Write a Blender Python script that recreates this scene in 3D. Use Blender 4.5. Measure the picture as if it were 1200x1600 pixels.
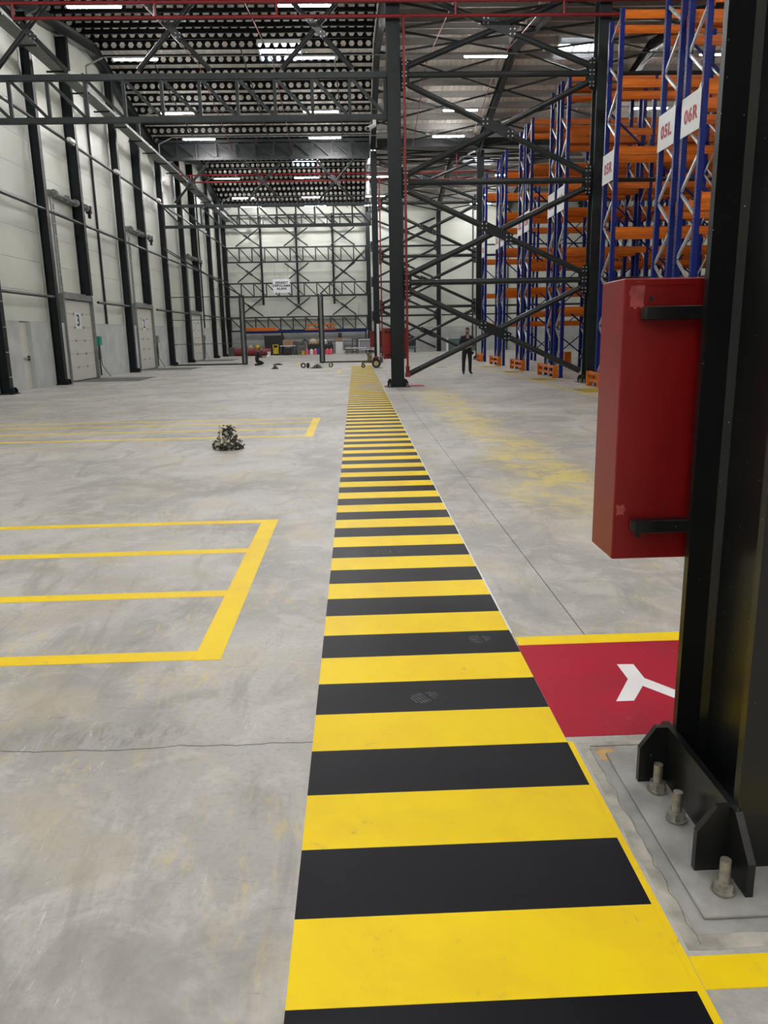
import bpy, bmesh, math, random
from mathutils import Vector, Matrix
random.seed(7)
for o in list(bpy.data.objects): bpy.data.objects.remove(o, do_unlink=True)
SC = bpy.context.scene
COL = SC.collection

# ---------------------------------------------------------------- camera
cam_d = bpy.data.cameras.new('camera'); cam = bpy.data.objects.new('camera', cam_d); COL.objects.link(cam)
cam_d.sensor_fit = 'VERTICAL'; cam_d.sensor_height = 36.0; cam_d.lens = 1202.0/1600.0*36.0
cam_d.clip_start = .05; cam_d.clip_end = 300
RR = ((0.99914696, -0.02713419, 0.03113004), (-0.03645054, -0.22518332, 0.97363434), (-0.01940882, -0.9739385, -0.22598028))
cam.matrix_world = Matrix(((RR[0][0], -RR[0][1], -RR[0][2], 0), (RR[1][0], -RR[1][1], -RR[1][2], 0), (RR[2][0], -RR[2][1], -RR[2][2], 1.6), (0, 0, 0, 1)))
SC.camera = cam
# ---------------------------------------------------------------- daylight seen through the roof lights
W = bpy.data.worlds.new('daylight'); SC.world = W; W.use_nodes = True
bg = W.node_tree.nodes['Background']; bg.inputs[0].default_value = (.80, .90, 1.0, 1); bg.inputs[1].default_value = 3.0
# ---------------------------------------------------------------- exposure
LAMP = 52.0
SC.view_settings.view_transform = 'Standard'; SC.view_settings.look = 'None'
SC.view_settings.gamma = 1; SC.view_settings.use_curve_mapping = False
SC.view_settings.exposure = 2.3

# ---------------------------------------------------------------- materials
def srgb(r, g, b):
    f = lambda c: ((c/255+.055)/1.055)**2.4 if c > 10 else c/255/12.92
    return (f(r), f(g), f(b), 1)
MATS = {}
def mat(name, col, rough=.5, metal=0, noise=0.0, scale=6.0, bump=0.0, col2=None, emit=None, spec=.5, alpha=1, trans=0, stretch=None):
    m = bpy.data.materials.new(name); m.use_nodes = True; MATS[name] = m
    nt = m.node_tree; b = nt.nodes['Principled BSDF']
    b.inputs['Base Color'].default_value = col; b.inputs['Roughness'].default_value = rough; b.inputs['Metallic'].default_value = metal
    b.inputs['Specular IOR Level'].default_value = spec; b.inputs['Alpha'].default_value = alpha
    b.inputs['Transmission Weight'].default_value = trans
    if emit:
        b.inputs['Emission Color'].default_value = emit[0]; b.inputs['Emission Strength'].default_value = emit[1]
    if noise or bump or col2:
        tc = nt.nodes.new('ShaderNodeTexCoord'); n = nt.nodes.new('ShaderNodeTexNoise'); n.inputs['Scale'].default_value = scale; n.inputs['Detail'].default_value = 6
        src = tc.outputs['Object']
        if stretch:
            mp = nt.nodes.new('ShaderNodeMapping'); mp.inputs['Scale'].default_value = stretch; nt.links.new(src, mp.inputs[0]); src = mp.outputs[0]
        nt.links.new(src, n.inputs['Vector'])
        if noise or col2:
            r = nt.nodes.new('ShaderNodeValToRGB'); c2 = col2 or tuple(min(1, c*(1+noise)) for c in col[:3])+(1,)
            c1 = col if col2 else tuple(c*(1-noise) for c in col[:3])+(1,)
            r.color_ramp.elements[0].position = .35; r.color_ramp.elements[1].position = .65
            r.color_ramp.elements[0].color = c1; r.color_ramp.elements[1].color = c2
            nt.links.new(n.outputs['Fac'], r.inputs[0]); nt.links.new(r.outputs[0], b.inputs['Base Color'])
        if bump:
            bp = nt.nodes.new('ShaderNodeBump'); bp.inputs['Strength'].default_value = bump; bp.inputs['Distance'].default_value = .01
            nt.links.new(n.outputs['Fac'], bp.inputs['Height']); nt.links.new(bp.outputs[0], b.inputs['Normal'])
    return m
class G:  # tiny node helper
    def __init__(s, m): s.nt = m.node_tree; s.L = s.nt.links
    def n(s, t, **k):
        x = s.nt.nodes.new(t)
        for a, v in k.items(): setattr(x, a, v)
        return x
    def put(s, sock, v):
        if hasattr(v, 'links') or hasattr(v, 'is_output'): s.L.new(v, sock)
        else: sock.default_value = v
    def math(s, op, a, b=0.0, c=None, clamp=False):
        x = s.n('ShaderNodeMath', operation=op, use_clamp=clamp); s.put(x.inputs[0], a); s.put(x.inputs[1], b)
        if c is not None: s.put(x.inputs[2], c)
        return x.outputs[0]
    def noise(s, vec, scale, detail=5, rough=.55, dist=0):
        x = s.n('ShaderNodeTexNoise'); s.L.new(vec, x.inputs['Vector']); x.inputs['Scale'].default_value = scale
        x.inputs['Detail'].default_value = detail; x.inputs['Roughness'].default_value = rough; x.inputs['Distortion'].default_value = dist
        return x.outputs['Fac']
    def map(s, vec, scale=(1, 1, 1), rot=(0, 0, 0)):
        x = s.n('ShaderNodeMapping'); s.L.new(vec, x.inputs[0]); x.inputs['Scale'].default_value = scale; x.inputs['Rotation'].default_value = rot
        return x.outputs[0]
    def ss(s, v, lo, hi):
        x = s.n('ShaderNodeMapRange', interpolation_type='SMOOTHSTEP'); s.put(x.inputs[0], v); x.inputs[1].default_value = lo; x.inputs[2].default_value = hi
        return x.outputs[0]
    def mix(s, f, a, b, mode='MIX'):
        x = s.n('ShaderNodeMix', data_type='RGBA', blend_type=mode); s.put(x.inputs[0], f); s.put(x.inputs[6], a); s.put(x.inputs[7], b)
        return x.outputs[2]
def new_mat(name):
    m = bpy.data.materials.new(name); m.use_nodes = True; MATS[name] = m
    return m, G(m), m.node_tree.nodes['Principled BSDF']

def floor_material():
    m, q, b = new_mat('concrete_floor')
    tc = q.n('ShaderNodeTexCoord'); P = tc.outputs['Object']
    sx = q.n('ShaderNodeSeparateXYZ'); q.L.new(P, sx.inputs[0]); X, Y = sx.outputs[0], sx.outputs[1]
    n1 = q.noise(P, .55, 6, .6, .6); n2 = q.noise(P, 3.2, 8, .65, .8); n3 = q.noise(P, 38, 5, .6)
    nl = q.noise(q.map(P, (1, .35, 1), (0, 0, .5)), 2.3, 7, .7, 1.2)
    c = q.mix(q.ss(n1, .38, .62), (.34, .332, .315, 1), (.50, .49, .47, 1))
    c = q.mix(q.math('MULTIPLY', q.ss(n2, .46, .66), .60), c, (.60, .59, .57, 1))
    c = q.mix(q.math('MULTIPLY', q.ss(nl, .50, .66), .55), c, (.25, .24, .225, 1))
    c = q.mix(q.math('MULTIPLY', q.ss(n3, .48, .68), .30), c, (.26, .255, .24, 1))
    # sandy / rusty stains
    n4 = q.noise(P, 1.1, 5, .6, .3)
    c = q.mix(q.math('MULTIPLY', q.ss(n4, .52, .66), .42), c, (.50, .44, .27, 1))
    n5 = q.noise(q.map(P, (.6, 1, 1), (0, 0, .25)), .8, 6, .6, .5)
    c = q.mix(q.math('MULTIPLY', q.ss(n5, .55, .68), .40), c, (.36, .30, .22, 1))
    # yellow paint dust trodden along the right of the walkway
    wob = q.noise(P, .5, 4, .6); d = q.math('ABSOLUTE', q.math('SUBTRACT', q.math('SUBTRACT', X, 2.15), q.math('MULTIPLY', q.math('SUBTRACT', wob, .5), 2.2)))
    band = q.math('SUBTRACT', 1.0, q.ss(d, .1, .75)); yl = q.math('MULTIPLY', q.ss(Y, 5.0, 8.5), q.math('SUBTRACT', 1.0, q.ss(Y, 19, 26)))
    dust = q.math('MULTIPLY', q.math('MULTIPLY', band, yl), q.ss(n2, .35, .62))
    c = q.mix(q.math('MULTIPLY', dust, .75), c, (.72, .57, .08, 1))
    n6 = q.noise(P, .9, 6, .7, .6); n7 = q.noise(q.map(P, (2.2, .7, 1), (0, 0, -.7)), 9, 6, .75, .5)
    c = q.mix(q.math('MULTIPLY', q.math('MULTIPLY', q.ss(n6, .48, .60), q.ss(n7, .51, .62)), .45), c, (.66, .54, .18, 1))
    # white and yellow scuffs
    s1 = q.noise(q.map(P, (6, 1.0, 1), (0, 0, .9)), 5, 8, .8, 1.5); s2 = q.noise(P, 1.3, 3)
    c = q.mix(q.math('MULTIPLY', q.math('MULTIPLY', q.ss(s1, .59, .64), q.ss(s2, .50, .60)), .6), c, (.78, .76, .66, 1))
    s3 = q.noise(q.map(P, (1.0, 7, 1), (0, 0, .35)), 2.6, 8, .8, 1.0)
    c = q.mix(q.math('MULTIPLY', q.math('MULTIPLY', q.ss(s3, .60, .66), q.ss(n6, .42, .55)), .55), c, (.20, .20, .20, 1))
    # the crack across the slab
    w1 = q.noise(q.map(P, (1, 0, 0)), 1.6, 3); w2 = q.noise(q.map(P, (1, 0, 0)), 30, 4, .7)
    cy = q.math('ADD', q.math('ADD', 2.755, q.math('MULTIPLY', w1, .12)), q.math('MULTIPLY', w2, .02))
    dist = q.math('ABSOLUTE', q.math('SUBTRACT', Y, cy))
    crack = q.math('MULTIPLY', q.math('SUBTRACT', 1.0, q.ss(dist, .0012, .0045)), q.math('LESS_THAN', X, .86))
    c = q.mix(crack, c, (.035, .032, .03, 1))
    grime = q.math('MULTIPLY', q.math('MULTIPLY', q.math('SUBTRACT', 1.0, q.ss(q.math('ABSOLUTE', q.math('SUBTRACT', Y, 2.93)), .0, .20)), q.ss(n7, .45, .62)), q.math('MULTIPLY', q.math('SUBTRACT', 1.0, q.ss(X, -1.0, -.5)), .6))
    c = q.mix(grime, c, (.16, .16, .165, 1))
    q.L.new(c, b.inputs['Base Color'])
    r = q.math('ADD', .36, q.math('MULTIPLY', n2, .22)); q.L.new(r, b.inputs['Roughness']); b.inputs['Specular IOR Level'].default_value = .45
    bp = q.n('ShaderNodeBump'); bp.inputs['Strength'].default_value = .25; bp.inputs['Distance'].default_value = .004
    h = q.math('SUBTRACT', q.math('MULTIPLY', n2, .35), crack); q.L.new(h, bp.inputs['Height']); q.L.new(bp.outputs[0], b.inputs['Normal'])
    return m
def paint_material(name, base, worn, under, amount, rough=.45, scuff=(.80, .78, .70, 1), scuffamt=.3):
    m, q, b = new_mat(name)
    ge = q.n('ShaderNodeNewGeometry'); P = ge.outputs['Position']
    n1 = q.noise(P, 1.7, 6, .65, .5); n2 = q.noise(P, 14, 8, .75, .6); n3 = q.noise(q.map(P, (7, 1, 1), (0, 0, 1.1)), 4, 8, .8, 1.3)
    c = q.mix(q.ss(n1, .38, .66), base, worn)
    c = q.mix(q.math('MULTIPLY', q.math('MULTIPLY', q.ss(n2, .58, .70), q.ss(n1, .48, .60)), amount), c, under)
    c = q.mix(q.math('MULTIPLY', q.ss(n3, .66, .73), scuffamt), c, scuff)
    q.L.new(c, b.inputs['Base Color']); b.inputs['Roughness'].default_value = rough; b.inputs['Specular IOR Level'].default_value = .16
    bp = q.n('ShaderNodeBump'); bp.inputs['Strength'].default_value = .12; bp.inputs['Distance'].default_value = .003
    q.L.new(n2, bp.inputs['Height']); q.L.new(bp.outputs[0], b.inputs['Normal'])
    return m
def speck_steel(name, col, rough, speck=(.35, .36, .34, 1), scale=26.0, thr=.035):
    m, q, b = new_mat(name)
    tc = q.n('ShaderNodeTexCoord'); P = tc.outputs['Object']
    v = q.n('ShaderNodeTexVoronoi'); q.L.new(P, v.inputs['Vector']); v.inputs['Scale'].default_value = scale
    n = q.noise(P, 3, 5, .6); k = q.math('MULTIPLY', q.math('LESS_THAN', v.outputs['Distance'], thr*1.6), q.math('GREATER_THAN', n, .47))
    c = q.mix(q.ss(n, .3, .7), tuple(x*.8 for x in col[:3])+(1,), tuple(x*1.25 for x in col[:3])+(1,))
    c = q.mix(k, c, speck); q.L.new(c, b.inputs['Base Color'])
    b.inputs['Specular IOR Level'].default_value = .25 if rough > .35 else .5
    q.L.new(q.math('ADD', rough-.06, q.math('MULTIPLY', n, .14)), b.inputs['Roughness'])
    return m
def post_material():
    m, q, b = new_mat('rack_blue')
    tc = q.n('ShaderNodeTexCoord'); P = tc.outputs['Object']; sx = q.n('ShaderNodeSeparateXYZ'); q.L.new(P, sx.inputs[0])
    fz = q.math('ABSOLUTE', q.math('SUBTRACT', q.math('FRACT', q.math('MULTIPLY', sx.outputs[2], 13.33)), .5))
    fy = q.math('ABSOLUTE', q.math('SUBTRACT', q.math('ABSOLUTE', sx.outputs[1]), .026))
    hole = q.math('MULTIPLY', q.math('LESS_THAN', fz, .17), q.math('LESS_THAN', fy, .007))
    n = q.noise(P, 5, 4)
    c = q.mix(n, (.002, .008, .10, 1), (.004, .014, .15, 1)); c = q.mix(hole, c, (.16, .18, .24, 1))  # pale dots painted in for the brightness seen through punched holes
    q.L.new(c, b.inputs['Base Color']); b.inputs['Roughness'].default_value = .38; b.inputs['Specular IOR Level'].default_value = .2
    return m
floor_material()
paint_material('yellow_paint', (.95, .70, .008, 1), (.90, .63, .015, 1), (.52, .42, .14, 1), .75, .42, (.90, .80, .42, 1), .35)
paint_material('black_paint', (.0050, .0058, .0095, 1), (.0065, .0073, .0115, 1), (.018, .018, .022, 1), .5, .45, (.09, .09, .09, 1), .08)
paint_material('red_paint', (.42, .007, .030, 1), (.34, .010, .030, 1), (.48, .09, .11, 1), .8, .45, (.60, .25, .25, 1), .35)
paint_material('white_paint', (.84, .85, .86, 1), (.78, .79, .80, 1), (.6, .6, .6, 1), .1)
paint_material('faint_yellow_paint', (.62, .50, .10, 1), (.70, .55, .06, 1), (.45, .40, .25, 1), .7)
speck_steel('column_black', (.0075, .0085, .0095), .30)
speck_steel('column_dark', (.008, .012, .0135), .42, scale=9, thr=.02)
mat('truss_grey', (.026, .034, .034, 1), .5, noise=.15, scale=2, spec=.25)
mat('brace_grey', (.017, .021, .022, 1), .36, noise=.15, scale=2, spec=.35)
mat('purlin_black', (.0035, .004, .0045, 1), .6, noise=.1, spec=.12)
mat('purlin_grey', (.30, .29, .27, 1), .5, noise=.08)
mat('deck', (.84, .80, .73, 1), .55, noise=.05, scale=1.2)
mat('wall_panel', (.66, .685, .61, 1), .42, noise=.03, scale=.7)
mat('wall_core', (.30, .31, .29, 1), .7, noise=.05)
mat('dado_concrete', (.50, .52, .51, 1), .7, noise=.10, scale=1.5, bump=.1)
mat('door_white', (.66, .66, .60, 1), .45, noise=.03)
mat('galvanised', (.36, .37, .37, 1), .38, metal=.6, noise=.12, scale=8)
mat('galv_dull', (.20, .21, .205, 1), .62, metal=.0, noise=.12, scale=5)
mat('zinc_brace', (.52, .53, .53, 1), .33, metal=.7, noise=.1, scale=8)
mat('rack_orange', (.54, .125, .003, 1), .40, spec=.3, noise=.16, scale=4, stretch=(.4, 3, 3))
mat('rack_blue_plain', (.003, .010, .10, 1), .40, spec=.2, noise=.1)
post_material()
mat('red_steel', (.24, .003, .004, 1), .36, noise=.07, scale=3)
mat('red_pipe', (.19, .006, .010, 1), .4, noise=.1)
mat('tape_residue', (.38, .07, .07, 1), .6, noise=.25, scale=30)
mat('sign_white', (.80, .83, .86, 1), .5, noise=.02)
mat('sign_red', (.40, .018, .03, 1), .5, noise=.05)
mat('ink_black', (.012, .012, .014, 1), .5, noise=.1)
mat('grout', (.30, .30, .29, 1), .62, noise=.22, scale=7, bump=.35)
mat('grout_rough', (.40, .38, .34, 1), .75, noise=.28, scale=11, bump=.5)
mat('rust_stain', (.42, .26, .11, 1), .75, noise=.4, scale=14)
mat('bolt_zinc', (.42, .40, .36, 1), .38, metal=.75, noise=.25, scale=40, bump=.15)
mat('housing', (.62, .63, .63, 1), .5, noise=.03)
mat('lamp_tube', (1, 1, 1, 1), .5, noise=.001, emit=((1.0, .975, .975, 1), LAMP))
mat('skylight_glass', (.95, .97, 1, 1), .25, trans=1.0, noise=.001)
mat('black_plastic', (.012, .012, .013, 1), .45, noise=.2)
mat('white_plastic', (.72, .73, .74, 1), .4, noise=.04)
mat('painted_green_glow', (.02, .30, .20, 1), .4, noise=.05)  # glow of the indicator put into an even green base colour
mat('skin', (.40, .22, .14, 1), .55, noise=.08, scale=20)
mat('hair', (.012, .009, .007, 1), .6, noise=.3, scale=40)
mat('navy_cloth', (.012, .014, .026, 1), .8, noise=.35, scale=9, bump=.3)
mat('dark_trousers', (.010, .011, .013, 1), .8, noise=.3, scale=9, bump=.2)
mat('shoe_black', (.010, .009, .009, 1), .5, noise=.2)
mat('tape_light', (.62, .60, .50, 1), .6, noise=.35, scale=25)
mat('tape_dark', (.03, .028, .026, 1), .6, noise=.5, scale=25)
mat('tape_mid', (.26, .23, .15, 1), .6, noise=.45, scale=25)
mat('cardboard', (.36, .22, .13, 1), .8, noise=.12, scale=6)
mat('tan_sack', (.50, .40, .28, 1), .85, noise=.15, scale=6, bump=.4)
mat('drum_red', (.16, .012, .014, 1), .5, noise=.3, scale=4)
mat('yellow_machine', (.60, .45, .015, 1), .45, noise=.2)
mat('pink_plastic', (.80, .10, .17, 1), .4, noise=.06)
mat('blue_plastic', (.01, .10, .50, 1), .4, noise=.06)
mat('machine_grey', (.10, .10, .095, 1), .5, noise=.35, scale=7)
mat('machine_rust', (.17, .13, .075, 1), .6, noise=.4, scale=9)
mat('tyre', (.016, .016, .016, 1), .8, noise=.3, scale=20)
mat('wheel_hub', (.50, .42, .20, 1), .5, noise=.25, scale=20)
mat('dust', (.075, .075, .078, 1), .8, noise=.5, scale=30)
mat('teal_panel', (.09, .15, .135, 1), .5, noise=.1)
mat('screen_grey', (.30, .32, .32, 1), .3, noise=.05)
M = MATS

# ---------------------------------------------------------------- mesh helpers
WLOC = {}
class MB:
    def __init__(s): s.v = []; s.f = []; s.mi = []; s.cur = 0
    def add(s, vs, fs):
        k = len(s.v); s.v += [tuple(v) for v in vs]; s.f += [tuple(i+k for i in f) for f in fs]; s.mi += [s.cur]*len(fs); return s
    def box(s, x0, x1, y0, y1, z0, z1):
        return s.add([(x0, y0, z0), (x1, y0, z0), (x1, y1, z0), (x0, y1, z0), (x0, y0, z1), (x1, y0, z1), (x1, y1, z1), (x0, y1, z1)],
                     [(0, 3, 2, 1), (4, 5, 6, 7), (0, 1, 5, 4), (1, 2, 6, 5), (2, 3, 7, 6), (3, 0, 4, 7)])
    def bbox(s, x0, x1, y0, y1, z0, z1, c=.01):  # box with chamfered edges
        bm = bmesh.new(); bmesh.ops.create_cube(bm, size=1)
        for v in bm.verts: v.co = Vector(((x0+x1)/2+v.co.x*(x1-x0), (y0+y1)/2+v.co.y*(y1-y0), (z0+z1)/2+v.co.z*(z1-z0)))
        bmesh.ops.bevel(bm, geom=list(bm.edges), offset=c, segments=1, affect='EDGES', profile=.5)
        s.add([v.co[:] for v in bm.verts], [tuple(v.index for v in f.verts) for f in bm.faces]); bm.free(); return s
    def frame(s, p, q):
        p, q = Vector(p), Vector(q); d = (q-p).normalized(); u = Vector((0, 0, 1)) if abs(d.z) < .95 else Vector((0, 1, 0))
        a = d.cross(u).normalized(); b = a.cross(d).normalized(); return p, q, a, b
    def bar(s, p, q, w, h):
        p, q, a, b = s.frame(p, q); vs = []
        for e in (p, q):
            for sa, sb in ((-1, -1), (1, -1), (1, 1), (-1, 1)): vs.append(e+a*sa*w/2+b*sb*h/2)
        return s.add(vs, [(0, 1, 2, 3), (7, 6, 5, 4), (0, 4, 5, 1), (1, 5, 6, 2), (2, 6, 7, 3), (3, 7, 4, 0)])
    def tube(s, p, q, r, n=10, r2=None, cap=True):
        p, q, a, b = s.frame(p, q); r2 = r if r2 is None else r2; vs = []
        for e, rr in ((p, r), (q, r2)):
            for i in range(n):
                t = 2*math.pi*i/n; vs.append(e+a*math.cos(t)*rr+b*math.sin(t)*rr)
        fs = [(i, i+n, (i+1) % n+n, (i+1) % n) for i in range(n)]
        if cap: fs += [tuple(range(n)), tuple(range(2*n-1, n-1, -1))]
        return s.add(vs, fs)
    def path(s, pts, r, n=8):
        for a, b in zip(pts[:-1], pts[1:]): s.tube(a, b, r, n)
        return s
    def prism(s, prof, axis, t0, t1):
        """prof: 2-D outline, extruded along an axis 'x','y','z'"""
        def P(a, b, t): return (t, a, b) if axis == 'x' else ((a, t, b) if axis == 'y' else (a, b, t))
        n = len(prof); vs = [P(a, b, t0) for a, b in prof]+[P(a, b, t1) for a, b in prof]
        return s.add(vs, [tuple(range(n)), tuple(range(2*n-1, n-1, -1))]+[(i, i+n, (i+1) % n+n, (i+1) % n) for i in range(n)])
    def lathe(s, prof, n=12, at=(0, 0, 0)):
        vs = []; fs = []; m = len(prof)
        for i in range(n):
            t = 2*math.pi*i/n
            for r, z in prof: vs.append((at[0]+r*math.cos(t), at[1]+r*math.sin(t), at[2]+z))
        for i in range(n):
            j = (i+1) % n
            for k in range(m-1): fs.append((i*m+k, j*m+k, j*m+k+1, i*m+k+1))
        fs.append(tuple(i*m for i in range(n))[::-1]); fs.append(tuple(i*m+m-1 for i in range(n)))
        return s.add(vs, fs)
    def mesh(s, name, m, off=(0, 0, 0), smooth=False):
        me = bpy.data.meshes.new(name); me.from_pydata([(a-off[0], b-off[1], c-off[2]) for a, b, c in s.v], [], s.f)
        for mm in (m if isinstance(m, (list, tuple)) else [m]): me.materials.append(MATS[mm])
        if any(s.mi):
            for p, i in zip(me.polygons, s.mi): p.material_index = i
        bm = bmesh.new(); bm.from_mesh(me); bmesh.ops.recalc_face_normals(bm, faces=bm.faces); bm.to_mesh(me); bm.free()
        if smooth:
            for p in me.polygons: p.use_smooth = True
            me.set_sharp_from_angle(angle=math.radians(40))
        return me
    def build(s, name, m, parent=None, smooth=False):
        off = WLOC.get(parent.name, (0, 0, 0)) if parent else (0, 0, 0)
        return place(name, s.mesh(name, m, off, smooth), (0, 0, 0), parent)
def place(name, me, loc=(0, 0, 0), parent=None, rot=(0, 0, 0)):
    """loc is local to the parent"""
    o = bpy.data.objects.new(name, me); COL.objects.link(o); o.location = loc; o.rotation_euler = rot
    b = (0, 0, 0)
    if parent: o.parent = parent; b = WLOC.get(parent.name, (0, 0, 0))
    WLOC[o.name] = (b[0]+loc[0], b[1]+loc[1], b[2]+loc[2])
    return o
def tag(o, label, cat, group=None):
    o['label'] = label; o['category'] = cat
    if group: o['group'] = group
    return o
def thing(name, label, cat, loc=(0, 0, 0), group=None, rotz=0):
    o = place(name, None, loc, None, (0, 0, rotz)); o.empty_display_size = .2
    return tag(o, label, cat, group)
def struct(o): o['kind'] = 'structure'; return o
def text_mesh(body, size, m, name='lettering', bold=.0, width=1.0, depth=.002):
    cu = bpy.data.curves.new(name, 'FONT'); cu.body = body; cu.size = size; cu.align_x = 'CENTER'; cu.align_y = 'CENTER'; cu.offset = bold
    cu.extrude = depth; cu.space_character = 1.12; cu.resolution_u = 3; cu.space_line = .95
    o = bpy.data.objects.new(name, cu); COL.objects.link(o); dg = bpy.context.evaluated_depsgraph_get()
    me = bpy.data.meshes.new_from_object(o.evaluated_get(dg)); bpy.data.objects.remove(o); bpy.data.curves.remove(cu)
    me.transform(Matrix.Diagonal((width, 1, 1, 1))); me.materials.clear(); me.materials.append(MATS[m]); return me

# ================================================================= THE SHELL
XL, XR, YF, YB, = -11.0, 22.6, -20.0, 68.6
fl = struct(MB().box(XL-.3, XR+.3, YF-.3, YB+.3, -.30, -.012).build('floor', 'wall_core'))
for x0, x1 in ((XL-.3, 1.186), (1.192, 7.9), (7.906, XR+.3)):
    MB().box(x0, x1, YF-.3, YB+.3, -.0119, 0).build('floor_slab', 'concrete_floor', fl)

# ---- left wall: core, sandwich panels, lintel panels, concrete dado panels
wl = struct(MB().box(XL-.35, XL-.12, YF, YB+.3, 0, 15).build('wall_left', 'wall_core'))
DOCK = [(30.30, 33.40, '3'), (40.05, 43.20, '2'), (53.25, 56.75, '1')]
PD = (26.15, 27.05)
NUMW = {'3': 'numbered three', '2': 'numbered two', '1': 'farthest down the wall'}
bays = [-19.9, -9, 2.2, 13.0, 24.2, 28.8, 32.6, 35.45, 38.15, 42.0, 46.4, 51.4, 55.4, 60.8, 65.0, 68.5]
def cut(a, b, holes):
    segs = [(a, b)]
    for h0, h1 in holes:
        new = []
        for s0, s1 in segs:
            if h1 <= s0 or h0 >= s1: new.append((s0, s1)); continue
            if h0 > s0: new.append((s0, h0))
            if h1 < s1: new.append((h1, s1))
        segs = new
    return segs
holesD = [(a-.12, b+.12) for a, b, _ in DOCK]
for a, b in zip(bays[:-1], bays[1:]):
    z = 3.25
    while z < 14.4:
        MB().box(XL-.12, XL-.012*((int(z*10) % 2)*.3), a+.004, b-.004, z+.004, z+.996).build('wall_panel', 'wall_panel', wl); z += 1.0
    for s0, s1 in cut(a, b, holesD):
        MB().box(XL-.12, XL-.004, s0+.004, s1-.004, 2.235, 3.246).build('lintel_panel', 'wall_panel', wl)
    for s0, s1 in cut(a, b, holesD+[PD]):
        MB().box(XL-.12, XL+.09, s0+.004, s1-.004, 0, 2.225).build('concrete_panel', 'dado_concrete', wl)
# ---- the other walls
wb = struct(MB().box(XL-.35, XR+.3, YB+.12, YB+.35, 0, 15).build('wall_back', 'wall_core'))
xs = [-11, -7.7, -4.7, -1.7, 1.25, 4.2, 7.2, 10.2, 13.2, 16.2, 19.2, 22.6]
for a, b in zip(xs[:-1], xs[1:]):
    z = 2.1
    while z < 14:
        MB().box(a+.006, b-.006, YB, YB+.12, z+.005, z+1.185).build('wall_panel', 'wall_panel', wb); z += 1.19
    MB().box(a+.006, b-.006, YB-.08, YB+.12, 0, 2.09).build('concrete_panel', 'dado_concrete', wb)
struct(MB().box(XR, XR+.3, YF, YB+.3, 0, 15).build('wall_right', 'wall_panel'))
struct(MB().box(XL, XR, YF-.3, YF, 0, 15).build('wall_front', 'wall_panel'))

# ---- roof: corrugated sheets, purlins, rafters (three gables, ridges across the hall)
ZE, ZR = 12.2, 14.0
VALL = [-20, 2.2, 24, 46, 68.6]; RIDGE = [-9, 14.6, 36.6, 58.8]
def zpc(y):
    for k in range(4):
        if VALL[k] <= y <= VALL[k+1]:
            r = RIDGE[k]
            return ZE+(ZR-ZE)*((y-VALL[k])/(r-VALL[k]) if y < r else (VALL[k+1]-y)/(VALL[k+1]-r))
    return ZE
ce = struct(MB().box(XL-.3, XR+.3, YF-.3, YB+.4, 14.75, 14.9).build('ceiling', 'wall_core'))
SKY = []
def sheet(y0, y1, x0, x1, cutx=None):
    pts = []; x = x0; k = 0; pitch = .30
    while x < x1-1e-6:
        pts += [(x, 0), (min(x+.13, x1), 0), (min(x+.16, x1), .04), (min(x+.27, x1), .04)]; x += pitch
    pts.append((x1, 0)); mb = MB(); za, zb = zpc(y0)+.215, zpc(y1)+.215
    n = len(pts); mb.v = [(px, y0, za+pz) for px, pz in pts]+[(px, y1, zb+pz) for px, pz in pts]
    mb.f = [(i, i+1, i+1+n, i+n) for i in range(n-1)]; mb.mi = [0]*len(mb.f)
    mb.build('roof_sheet', 'deck', ce)
ROOFL = {2: [(37.15, 38.75, -3.9, -2.05), (36.9, 38.6, 9.3, 11.6)], 3: [(59.6, 61.0, -4.2, -2.2), (59.6, 61.0, 8.2, 10.4)]}
for k in range(4):
    for (y0, y1) in ((VALL[k], RIDGE[k]), (RIDGE[k], VALL[k+1])):
        x = XL
        while x < XR-.01:
            x1 = min(x+3.06, XR)
            hole = [h for h in ROOFL.get(k, []) if h[0] >= y0 and h[1] <= y1 and h[2] < x1 and h[3] > x]
            if not hole: sheet(y0, y1, x, x1)
            else:
                h = hole[0]; sheet(y0, h[0], x, x1); sheet(h[1], y1, x, x1)
                if h[2] > x: sheet(h[0], h[1], x, h[2])
                if h[3] < x1: sheet(h[0], h[1], h[3], x1)
            x = x1
nwin = 0
for k, hs in ROOFL.items():
    for y0, y1, x0, x1 in hs:   # rooflight: upstand frame, mullions and pane; the cover slab above is opened by the shaft
        nwin += 1
        za, zb = zpc(y0)+.2, zpc(y1)+.2; r = struct(MB().add([(x0, y0, za+.10), (x1, y0, za+.10), (x1, y1, zb+.10), (x0, y1, zb+.10), (x0, y0, za+.12), (x1, y0, za+.12), (x1, y1, zb+.12), (x0, y1, zb+.12)],
              [(0, 3, 2, 1), (4, 5, 6, 7), (0, 1, 5, 4), (1, 2, 6, 5), (2, 3, 7, 6), (3, 0, 4, 7)]).build('window_%d' % nwin, 'skylight_glass'))
        f = MB()
        for (p, q) in (((x0, y0, za), (x1, y0, za)), ((x0, y1, zb), (x1, y1, zb)), ((x0, y0, za), (x0, y1, zb)), ((x1, y0, za), (x1, y1, zb))): f.bar(p, q, .06, .34)
        f.build('window_frame', 'housing', r)
        for t in (.36, .68):
            xx = x0+(x1-x0)*t; MB().bar((xx, y0+.1, za-.02), (xx, y1-.1, zb-.02), .05, .05).build('window_opener', 'housing', r)
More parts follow.
